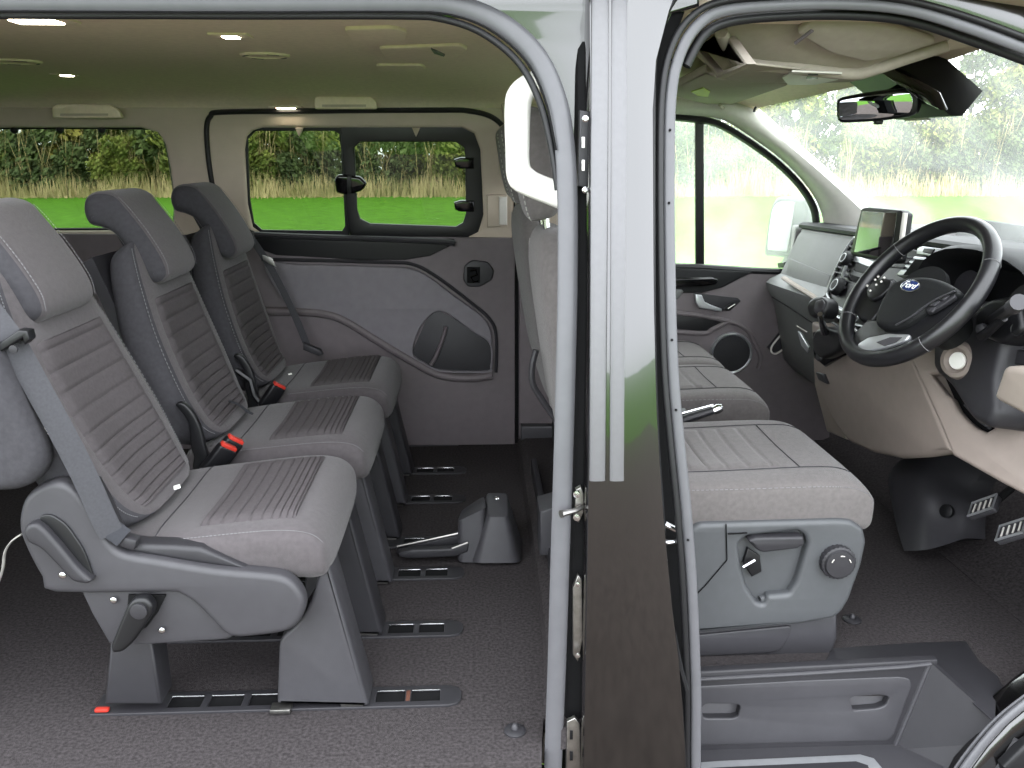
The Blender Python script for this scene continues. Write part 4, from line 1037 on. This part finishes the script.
fsp([(856, 263), (876, 268), (873, 276), (853, 270)], .004, .006, M['dash_top'], 'button_row')
fsp([(850, 274), (876, 282), (874, 288), (848, 280)], .004, .006, M['matt_black'], 'disc_slot')
fsp([(848, 283), (872, 291), (868, 306), (846, 300)], .004, .008, M['plastic_dark'], 'heater_panel')
fsp([(832, 278), (840, 280), (836, 294), (829, 290)], .004, .008, M['plastic_dark'], 'heater_panel')
k1 = FS.P(841, 288, .004); k2 = FS.P(850, 261, .004)
for kc, r_ in ((k1, .030), (k2, .024)):
    kn = MB().lathe(kc, FS.N, [(.001, 0), (r_, 0), (r_, .012), (r_ * .85, .022), (r_ * .6, .024), (.001, .022)], 24).build('round_knob', M['dash_top'], stk)
    MB().tube([kc + FS.N * .0225 + (FS.U * math.cos(t) + FS.W * math.sin(t)) * r_ * .62 for t in [2 * math.pi * q / 24 for q in range(24)]], .0018, 6, closed=True).build('knob_ring', M['silver'], kn)
MB().tube([FS.P(845, 280, .012), FS.P(849, 268, .012)], .006, 6).build('silver_link', M['silver'], stk)
for k in range(3):
    y = 306 + k * 9
    MB().tube([FS.P(x, yy, .01) for x, yy in cr([(836, y), (850, y + 8), (866, y + 13), (880, y + 15)], 3)], .007, 8, flat=.5).build('lower_bar', M['silver'] if k < 2 else M['dash_top'], stk)
# screen
yaw = 0; fsn = Frame((1.12, -.06, .93), (math.sin(yaw), -math.cos(yaw), 0), (.01, 0, 1))
so_ = [(861, 208), (866, 207), (899, 210), (903, 214), (896, 262), (893, 264), (852, 256), (850, 252)]
sc_ = panel('screen_housing', fsn, [so_], .03, .006, M['black'], db, r=.006)
panel('screen_glass', fsn.off(.002), [[(862, 211), (897, 213), (891, 259), (854, 252)]], .004, .001, M['screen'], sc_)
MB().tube([fsn.P(x, y, -.006) for x, y in ((903, 213), (897, 258))], .007, 8).build('screen_side_trim', M['lightgrey'], sc_)
# driver side vent, switch bank and instrument hood
FV = FX(1.24, .80, .35)
vt = panel('driver_vent', FV.off(.045), [[(914, 256), (930, 258), (932, 262), (921, 276), (898, 276), (896, 274)]], .03, .004, M['silver'], db)
panel('vent_well', FV.off(.0465), [[(915, 259), (928, 260), (918, 275), (903, 275)]], .004, .001, M['matt_black'], vt)
for k in range(3):
    MB().tube([FV.P(912 - k * 4, 262 + k * 5, .049), FV.P(927 - k * 3.5, 264 + k * 4.6, .049)], .004, 6).build('vent_slat', M['plastic_dark'], vt)
sw = panel('switch_bank', FV.off(.02), [[(917, 248), (922, 246), (944, 249), (938, 257), (916, 254)]], .02, .003, M['silver'], db)
panel('switch', FV.off(.024), [[(924, 248), (934, 249), (931, 254), (922, 252)]], .006, .002, M['black'], sw)
rings = []
for i in range(13):
    a = math.pi * i / 12
    y, z = -.69 - .255 * math.cos(a), .84 + .145 * math.sin(a) ** .6
    rings.append([V((x, y * 1 + (0 if k < 2 else .0), z + dz)) for k, (x, dz) in enumerate(((1.34, .0), (1.17, .012), (1.155, .004), (1.17, -.008), (1.34, -.02)))])
MB().loft(rings).build('instrument_hood', M['dash_top'], db, 40)
ic = thing('instrument_cluster', 'dark instrument cluster behind the steering wheel', 'instruments', (1.29, -.62, .85))
panel('face', FX(1.275, .85, .2), [[(.38, .74), (.86, .74), (.85, .90), (.78, .955), (.46, .955), (.39, .90)]], .02, .004, M['gloss_black'], ic, px=False, r=.03)
for y in (-.50, -.74):
    MB().lathe((1.262, y, .85), (-1, 0, .2), [(.060, 0), (.064, 0), (.066, .006), (.060, .006)], 30).build('dial_ring', M['plastic'], ic)
    MB().tube([(1.26, y, .85), (1.265, y + .03, .885)], .002, 5).build('needle', M['red'], ic)
# column shroud with start button and stalks
cs_ = thing('steering_column', 'grey steering column cover with round bright start button and stalk', 'steering column', (1.15, -.66, .75))
fcz = FX(1.16, .72, .15)
panel('column_cover', fcz, [[(930, 318), (944, 308), (968, 300), (1002, 300), (1004, 340), (994, 380), (996, 412), (987, 428), (970, 420), (948, 385), (925, 365), (915, 352)]], .12, .022, M['plastic_dark'], cs_, r=.02, res=4)
panel('stalk_base', fcz.off(.03), [[(972, 318), (985, 300), (1004, 296), (1018, 302), (1022, 330), (1000, 345), (978, 335)]], .06, .012, M['black'], cs_, r=.02)
cb = fcz.P(961, 361, .004)
bz = MB().lathe(cb, fcz.N + V((0, -.5, 0)), [(.001, .006), (.022, .006), (.030, .016), (.040, .014), (.046, 0), (.046, -.02)], 32).build('button_bezel', M['knee'], cs_)
MB().lathe(cb + (fcz.N + V((0, -.5, 0))).normalized() * .006, fcz.N + V((0, -.5, 0)), [(.001, .006), (.019, .006), (.021, .002), (.021, -.006)], 28).build('start_button', M['white'], bz)  # white stands in for the reflection on a silver button
p0 = PX(996, 320, 1.10)
MB().tube([PX(990, 322, 1.15), PX(1002, 314, 1.10), PX(1016, 305, 1.06)], [.012, .013, .014], 10).build('stalk', M['black'], cs_)
MB().tube([PX(1013, 307, 1.07), PX(1019, 302, 1.05)], [.016, .016], 12).build('stalk_end', M['plastic'], cs_)
MB().tube([PX(1004, 318, 1.10), PX(990, 330, 1.11), PX(982, 336, 1.12)], [.008, .010, .012], 10).build('lower_stalk', M['black'], cs_)
MB().lathe(PX(982, 329, 1.12), (-1, -.6, .2), [(.001, .012), (.010, .010), (.013, 0), (.012, -.02)], 14).build('stalk_knob', M['plastic_dark'], cs_)
MB().lathe(PX(1020, 329, 1.16), (-1, -.4, .2), [(.001, .006), (.012, .006), (.016, .008), (.018, 0)], 18).build('light_dial', M['black'], cs_)
panel('side_switch_panel', FX(1.2, .72, .1), [[(1000, 352), (1006, 348), (1045, 352), (1045, 370), (1004, 362)]], .03, .006, M['plastic_dark'], cs_)
# lower dash
kp = thing('lower_dash_panel', 'warm grey knee panel below the steering wheel and gear lever', 'panel', (1.2, -.3, .5))
fk = FX(1.15, .5, -.12)
L1 = [(812, 350), (830, 352), (870, 345), (906, 345), (952, 453), (928, 458), (900, 459.5), (870, 453), (848, 443), (833, 422), (820, 392), (813, 368)]
panel('centre_facet', fk, [L1], .16, .018, M['knee'], kp, r=.02, res=4)
p1_, p2_, p3_ = fk.P(906, 345), fk.P(952, 453), PX(1040, 505, 1.235)
U_ = (p3_ - p2_).normalized(); W_ = (p1_ - p2_); W_ = (W_ - U_ * W_.dot(U_)).normalized()
fr2 = Frame(p2_, U_, W_)
if fr2.N.dot(CAM - p2_) < 0: fr2 = Frame(p2_, -U_, W_)
hole2 = [(945, 394), (951, 398), (957, 410), (966, 420), (976, 428), (986, 432), (993, 428), (997, 418), (999, 400), (990, 385), (965, 378), (945, 372), (930, 374)]
panel('driver_facet', fr2, [[(904, 345), (930, 340), (1060, 330), (1060, 515), (1040, 503), (1000, 482), (952, 455), (940, 425)], hole2], .035, .010, M['knee'], kp, smooth=45)
panel('recess_back', fr2.off(-.05), [[(915, 360), (1010, 370), (1010, 440), (960, 436)]], .01, .002, M['matt_black'], kp)
MB().tube([fr2.P(x, y, -.03) for x, y in ((958, 402), (972, 418), (984, 427))], .004, 6).build('release_lever', M['plastic'], kp)
panel('trim_block', FX(1.13, .6, -.05), [[(1003, 366), (1060, 374), (1060, 432), (1024, 416), (996, 401), (993, 396)]], .05, .014, M['knee_light'], kp, r=.012, res=4)
panel('console_side', FX(1.19, .5, -.05), [[(811, 322), (835, 330), (840, 350), (845, 440), (826, 432), (814, 386)]], .14, .012, M['knee'], kp)
panel('console_tray', FX(1.14), [[(815, 372), (823, 374), (826, 384), (818, 380)]], .02, .004, M['plastic_dark'], kp)

# gear lever
gl_ = thing('gear_lever', 'gear lever with black and silver knob on the centre console', 'gear lever', PX(828, 345, 1.08))
fg = FX(1.01, .6, .25, .25)
panel('knob', fg, [[(805, 307), (808, 300), (814, 296), (821, 296), (825, 300), (825, 310), (821, 317), (812, 318), (807, 315)]], .06, .014, M['black'], gl_, r=.01, res=4)
panel('knob_face', fg.off(.003), [[(815, 301), (822, 299), (824, 303), (822, 311), (817, 315), (813, 310)]], .008, .003, M['plastic'], gl_, r=.006)
MB().tube([PX(820, 314, 1.02), PX(823, 326, 1.05), PX(825, 332, 1.07)], [.008, .010, .014], 10).build('shaft', M['chrome'], gl_)
panel('gaiter', FX(1.085, .6, -.1), [[(814, 330), (824, 327), (836, 330), (842, 340), (838, 352), (822, 360), (813, 354), (811, 340)]], .05, .014, M['black'], gl_, r=.02, res=4)
panel('console_plate', FX(1.13, .6, -.1), [[(812, 332), (850, 326), (862, 338), (850, 352), (824, 367), (813, 358)]], .04, .008, M['gloss_black'], gl_)
MB().lathe(PX(819, 357, 1.10), (-1, -.3, .2), [(.001, .008), (.010, .006), (.014, 0)], 14).build('console_button', M['plastic_dark'], gl_)

# steering wheel
wh = thing('steering_wheel', 'black leather steering wheel with blue oval badge on its hub', 'steering wheel', (1.035, -.67, .89))
Cw = V((1.035, -.67, .89)); a, yw = .645, .13
nw = V((-math.cos(a) * math.cos(yw), -math.cos(a) * math.sin(yw), math.sin(a)))
e1 = nw.cross(V((0, 0, 1))).normalized(); e2 = nw.cross(e1)
if e2.z < 0: e2 = -e2
e1 = e2.cross(nw).normalized()
if e1.cross(e2).dot(nw) < 0: e1 = -e1
fw_ = Frame(Cw, e1, e2)
RW = .192
MB().tube([fw_.pt(RW * math.cos(t), RW * math.sin(t), 0) for t in [2 * math.pi * k / 72 for k in range(72)]], .0185, 14, closed=True, flat=1.1).build('rim', M['leather'], wh, 60)
for t in (.55, 2.6, 3.75, 5.65):
    c = fw_.pt(RW * math.cos(t), RW * math.sin(t)); rd = (c - Cw).normalized()
    MB().tube([c + (rd * math.cos(x) + nw * 1.08 * math.sin(x)) * .0188 for x in [2 * math.pi * k / 16 for k in range(16)]], .0007, 5, closed=True).build('rim_stitch', M['thread_dull'], wh)
hubo = [(874, 322), (876, 308), (884, 292), (893, 281), (906, 276), (925, 275), (942, 279), (956, 287), (957, 292), (945, 297), (930, 304), (914, 316), (900, 324), (886, 327)]
fh = fw_.off(.025)
hub = panel('hub', fh, [[tuple(q[:2]) for q in cr([fh.uv(*p) for p in hubo], 4, True)]], .06, .016, M['dash_top'], wh, px=False, res=5, smooth=60)
bc = fh.P(911, 286.5, .001); 
be1 = (e1).normalized()
def oval(rx, ry_, n0, n1, m, name, par):
    rings = [[bc + e1 * (rx * s * math.cos(t)) + e2 * (ry_ * s * math.sin(t)) + nw * h for t in [2 * math.pi * k / 36 for k in range(36)]] for s, h in ((1, n0), (1, n1), (.9, n1 + .001), (.02, n1 + .001))]
    return MB().loft(rings).build(name, m, par)
bd = oval(.033, .0165, 0, .002, M['chrome'], 'badge', hub)
oval(.030, .014, .002, .0032, M['badge_blue'], 'badge_field', bd)
tx = bpy.data.curves.new('t', 'FONT'); tx.body = 'Ford'; tx.size = .024; tx.shear = .35; tx.extrude = .0004; tx.align_x = 'CENTER'; tx.align_y = 'CENTER'
to = bpy.data.objects.new('t', tx); COL.objects.link(to)
dg = bpy.context.evaluated_depsgraph_get(); dg.update()
tm = bpy.data.meshes.new_from_object(to.evaluated_get(dg)); bpy.data.objects.remove(to)
for v in tm.vertices:
    q = v.co.copy(); v.co = bc + e1 * q.x + e2 * q.y + nw * (.0046 + q.z)
tm.materials.clear()
link('badge_script', tm, M['white'], bd, 0)
f0 = fw_.off(.004)
panel('lower_spoke', f0, [[(868, 318), (900, 322), (935, 300), (958, 291), (966, 302), (950, 318), (930, 332), (905, 346), (880, 352), (858, 352), (850, 345), (854, 332)]], .03, .008, M['leather'], wh)
panel('silver_insert', f0.off(.008), [[(857, 344), (868, 337), (888, 333), (910, 334), (906, 340), (886, 347), (866, 351), (858, 349)]], .012, .004, M['silver'], wh, r=.008)
panel('insert_field', f0.off(.0095), [[(876, 342), (890, 337), (902, 337), (896, 342), (884, 346)]], .004, .001, M['plastic'], wh)
panel('left_spoke', f0, [[(846, 300), (858, 292), (872, 280), (892, 278), (890, 290), (878, 312), (870, 322), (858, 318)]], .03, .008, M['black'], wh)
bp_ = panel('button_pod', f0.off(.012), [[(866, 290), (872, 282), (884, 277), (891, 280), (889, 288), (880, 296), (872, 300), (867, 297)]], .012, .004, M['black'], wh, r=.006)
for x, y in ((871, 289), (874, 294), (879, 283), (882, 280), (885, 285), (888, 281), (880, 288)):
    MB().lathe(f0.P(x, y, .013), nw, [(.001, .003), (.0025, .003), (.003, 0)], 8).build('button', M['lightgrey'], bp_)
bp2 = panel('button_pod', f0.off(.016), [[(925, 309), (932, 300), (946, 293), (956, 291), (954, 297), (942, 305), (932, 311), (927, 313)]], .012, .003, M['plastic_dark'], wh, r=.004)
for x, y, r_ in ((934, 304, 6), (944, 298, 5), (932, 310, 4)):
    panel('button', f0.off(.020), [[(x - r_, y + 1), (x, y - 3), (x + r_, y - 3), (x, y + 2)]], .004, .001, M['plastic'], bp2)
MB().tube([fh.P(x, y, .004) for x, y in cr([(897, 326), (912, 318), (928, 306), (942, 298), (956, 292)], 4)], .0035, 8, flat=.6).build('hub_trim_line', M['plastic'], wh)
MB().lathe(fw_.pt(0, -.01, -.02), -nw, [(.085, -.015), (.085, 0), (.06, .04), (.05, .14)], 28).build('wheel_boss', M['dash_top'], wh)

# footwell: tunnel cover, pedals
tcv = thing('tunnel_cover', 'dark moulded plastic cover over the footwell tunnel with a round cap', 'cover', PZ(905, 550, 0))
A = [PZ(903, 551, 0), PZ(950, 546, 0), PZ(978, 528, 0), PZ(880, 500, 0)]
rings = []
lft = [(904, 551, 1.30), (897, 528, 1.335), (891, 500, 1.36), (889, 478, 1.37), (900, 462, 1.42), (925, 450, 1.48)]
ctr = [(930, 549, 1.33), (925, 520, 1.36), (922, 494, 1.37), (922, 474, 1.40), (930, 460, 1.45), (945, 450, 1.50)]
rgt = [(966, 538, 1.46), (966, 522, 1.46), (968, 505, 1.48), (972, 490, 1.52), (980, 474, 1.55), (985, 460, 1.58)]
for l, c_, r_ in zip(cr(lft, 4), cr(ctr, 4), cr(rgt, 4)):
    a_, b_, d_ = PX(*l), PX(*c_), PX(*r_)
    rings.append([a_ + V((.10, .06, -.01)), a_ + V((.01, .02, 0))] + [V(q) for q in cr([a_, b_, d_], 6)] + [d_ + V((.08, .03, -.02))])
MB().loft(rings).build('cover_shell', M['plastic'], tcv, 60)
MB().lathe(PX(946, 511, 1.395), (-1, -.5, .35), [(.001, .004), (.014, .004), (.020, .002), (.021, -.01)], 20).build('round_cap', M['black'], tcv)
def pedal(c, label):
    t = thing('pedal', label, 'pedal', c, 'pedals in the driver footwell'); c = V(c)
    R = Rxyz(0, 0, -15) @ Rxyz(0, 42, 0) @ Rxyz(35, 0, 0)
    pad_ = MB().box(c, (.018, .056, .082), R, .006, 3).build('pedal_pad', M['plastic'], t)
    MB().tube([c + R @ V((-.011, y, z)) for y, z in ((-.026, -.038), (.026, -.038), (.026, .038), (-.026, .038))], .0035, 6, closed=True).build('metal_rim', M['silver'], pad_)
    for k in range(4):
        z = -.025 + k * .0165
        MB().tube([c + R @ V((-.010, -.016, z)), c + R @ V((-.010, .016, z))], .0028, 6).build('grip_rib', M['lightgrey'], pad_)
    MB().tube([c + R @ V((.006, 0, 0)), c + V((.07, .01, .05)), c + V((.16, .01, .22))], .010, 8).build('pedal_arm', M['matt_black'], t)
pedal(PX(985, 508, 1.36), 'left pedal with ribbed pad, beside the tunnel cover')
pedal(PX(1014, 532, 1.35), 'right pedal with ribbed pad, at the edge of the picture')
# rubber mat strip and step
rm = panel('footwell_mat', Frame((0, 0, .004), (1, 0, 0), (0, 1, 0)), [[(826, 660), (832, 648), (890, 644), (925, 642), (966, 641), (980, 662), (998, 676), (1004, 690), (996, 700), (995, 722), (930, 664)]], .006, .002, M['plastic_dark'])
tag(rm, 'grey rubber scuff strip along the front of the step by the footwell carpet', 'mat')
st_ = thing('entry_step', 'grey plastic entry step with two moulded hand grips in its riser', 'step', (.75, -1.0, -.1))
fs_ = FY(-.915)
g1 = [(701, 709), (706, 704), (735, 704), (741, 706), (738, 717), (733, 719), (704, 719)]
g2 = [(850, 699), (854, 697), (880, 695), (890, 697), (886, 706), (878, 709), (853, 711)]
panel('riser', fs_, [[(686, 680), (690, 677), (700, 672), (938, 660), (938, 664), (894, 745), (888, 760), (686, 766)], g1, g2], .025, .005, M['plastic_dark'], st_)
panel('drawer_front', fs_.off(.002), [[(688, 688), (692, 687), (800, 681), (900, 677), (910, 679), (912, 686), (894, 735), (888, 741), (688, 746)], [(x, y) for x, y in g1], [(x, y) for x, y in g2]], .008, .003, M['plastic'], st_, r=.008)
for g in (g1, g2): panel('hand_grip', fs_.off(-.022), [[(g[0][0] - 4, g[0][1] - 10), (g[3][0] + 4, g[3][1] - 8), (g[3][0] + 4, g[4][1] + 8), (g[0][0] - 4, g[-1][1] + 6)]], .01, .003, M['foam'], st_)
MB().tube([fs_.P(x, y, .003) for x, y in ((686, 681), (690, 679), (800, 673), (905, 666), (930, 663))], .005, 8).build('top_edge', M['plastic'], st_)
# angled end wall of the step
q0, q1_ = fs_.P(930, 662), fs_.P(893, 750)
q2 = PZ(997, 722, -.02); q3 = PY(950, 790, -1.10)
mb_ = MB(); W3 = [q0, q1_, PZ(905, 790, q1_.z + .01), q3, q2]
nn = (q2 - q0).cross(q1_ - q0).normalized(); nn = nn if nn.y > 0 else -nn
W3 = [q0, q1_, q1_ + (q2 - q0) * 1.5 + V((0, -.05, 0)), q2 + (q2 - q0) * .3]
mb_.loft([W3, [q + nn * .02 for q in W3]]); mb_.build('end_wall', M['plastic_dark'], st_)
MB().tube([q0, q1_], .006, 8).build('corner_edge', M['plastic'], st_)
zt = fs_.P(700, 750).z
ft = Frame((0, 0, zt), (1, 0, 0), (0, 1, 0))
panel('tread', ft, [[(.46, -1.20), (1.20, -1.20), (1.10, -.90), (.46, -.90)]], .03, .006, M['plastic'], st_, px=False)
panel('scuff_plate', ft.off(.003), [[(700, 762), (720, 760.5), (860, 754), (874, 758), (886, 772), (900, 800), (700, 815)]], .006, .002, M['silver'], st_)
panel('scuff_field', ft.off(.0045), [[(706, 768), (720, 767), (856, 761), (868, 765), (880, 800), (706, 825)]], .004, .001, M['plastic_dark'], st_)
# beige grab handle, painted near white for the skylight on it
gh = thing('grab_handle', 'beige grab handle whitened by painted skylight on the door pillar beside the sliding door opening', 'handle', PY(515, 140, -.9))
fgh = FY(-.90)
ho = [(600, 50), (545, 66), (525, 74), (512, 84), (506, 97), (505, 120), (506, 150), (507, 176), (513, 189), (528, 197), (548, 205), (600, 226)]
hi = [(600, 70), (556, 84), (540, 92), (533, 100), (531, 112), (530, 140), (530, 162), (534, 170), (548, 177), (600, 195)]
q = [tuple(x[:2]) for x in cr([fgh.uv(*p) for p in ho], 4)] + [tuple(x[:2]) for x in cr([fgh.uv(*p) for p in hi], 4)][::-1]
panel('handle_body', fgh, [q], .045, .013, M['handle_skylit'], gh, px=False, res=4, smooth=60)

# ================================================================ ceiling fittings
def cl(label, cat, name, pts, Z, t, m, group=None, bev=.004, r=.02):
    o = panel(name, FZ(Z), [pts], t, bev, m, r=r); tag(o, label, cat, group); return o
Zc = 1.4525
def lamp(px_, w, h, label, Z=None, Y=None):
    p = PZ(*px_, Z or Zc - .004) if Y is None else PY(*px_, Y)
    t = thing('ceiling_lamp', label, 'lamp', p, 'lit headliner lamps')
    MB().box(p + V((0, 0, .004)), (w + .05, h + .04, .008), bev=.003).build('lamp_frame', M['headliner'], t)
    MB().box(p + V((0, 0, -.0005)), (w, h, .004), bev=.0015).build('lens', M['lamp'], t)
lamp((37, 21.5), .085, .05, 'largest lit ceiling lamp, nearest the sliding door')
lamp((231, 37), .034, .03, 'small lit ceiling lamp right of the largest one')
lamp((67, 75.5), .034, .03, 'small lit ceiling lamp above the rear quarter window')
p = PY(286, 108.5, .775)
lamp((286, 108), .07, .02, 'lit lamp at the headliner edge above the far sliding window', Y=.775)
def vent(x, y, r_, label):
    p = PZ(x, y, Zc - .003)
    t = thing('ceiling_vent', label, 'vent', p, 'round headliner air vents')
    MB().lathe(p, (0, 0, -1), [(.001, -.001), (r_ * .72, -.001), (r_ * .76, .0025), (r_, .0025), (r_ * 1.05, -.004)], 30).build('vent_ring', M['headliner'], t)
    for k in range(4):
        a = k * math.pi / 2 + .6
        MB().tube([p + V((r_ * .87 * math.cos(a + d), r_ * .87 * math.sin(a + d), -.0018)) for d in (-.3, -.1, .1, .3)], .0045, 6, flat=.4).build('vent_slot', M['plastic_dark'], t)
vent(265, 56, .062, 'round ceiling vent right of the small lit lamp')
vent(311, 81, .062, 'round ceiling vent above the far sliding window')
vent(17, 62, .062, 'round ceiling vent at the left edge of the picture')
vent(110, 87, .062, 'round ceiling vent above the rear grab handle')
cl('wide recessed headliner panel nearest the door opening', 'panel', 'headliner_recess', [(344, 30), (395, 29), (407, 33), (405, 41), (352, 42)], Zc - .007, .012, M['headliner'])
cl('long recessed headliner panel with a small dark clip', 'panel', 'headliner_recess', [(379, 49), (460, 46), (468, 50), (455, 59), (440, 61), (387, 60)], Zc - .007, .012, M['headliner'])
cl('narrow recessed headliner panel', 'panel', 'headliner_recess', [(376, 66), (422, 66), (426, 70), (418, 72), (380, 72)], Zc - .007, .012, M['headliner'])
cl('small dark clip in the long headliner panel', 'clip', 'headliner_clip', [(431, 50), (436, 52), (445, 56), (444, 57), (434, 54)], Zc - .012, .008, M['black'], bev=.002, r=0)
def ch(pts, Y, label):
    t = thing('grab_handle', label, 'handle', PY(*pts[len(pts) // 2], Y))
    panel('handle_body', FY(Y), [pts], .03, .006, M['headliner'], t, r=.01)
    panel('handle_gap', FY(Y - .001), [[(pts[0][0] + 8, pts[0][1] - 2), (pts[-2][0] - 10, pts[0][1] - 2), (pts[-2][0] - 10, pts[0][1] - 4.5), (pts[0][0] + 8, pts[0][1] - 4.5)]], .004, .001, M['trim_high'], t)
ch([(314, 109), (314, 98), (318, 96), (370, 96), (376, 101), (377, 109)], .73, 'folded grab handle on the headliner above the far sliding window')
ch([(52, 118), (51, 107), (56, 104), (108, 104), (118, 110), (122, 118)], .73, 'folded grab handle on the headliner above the rear quarter window')
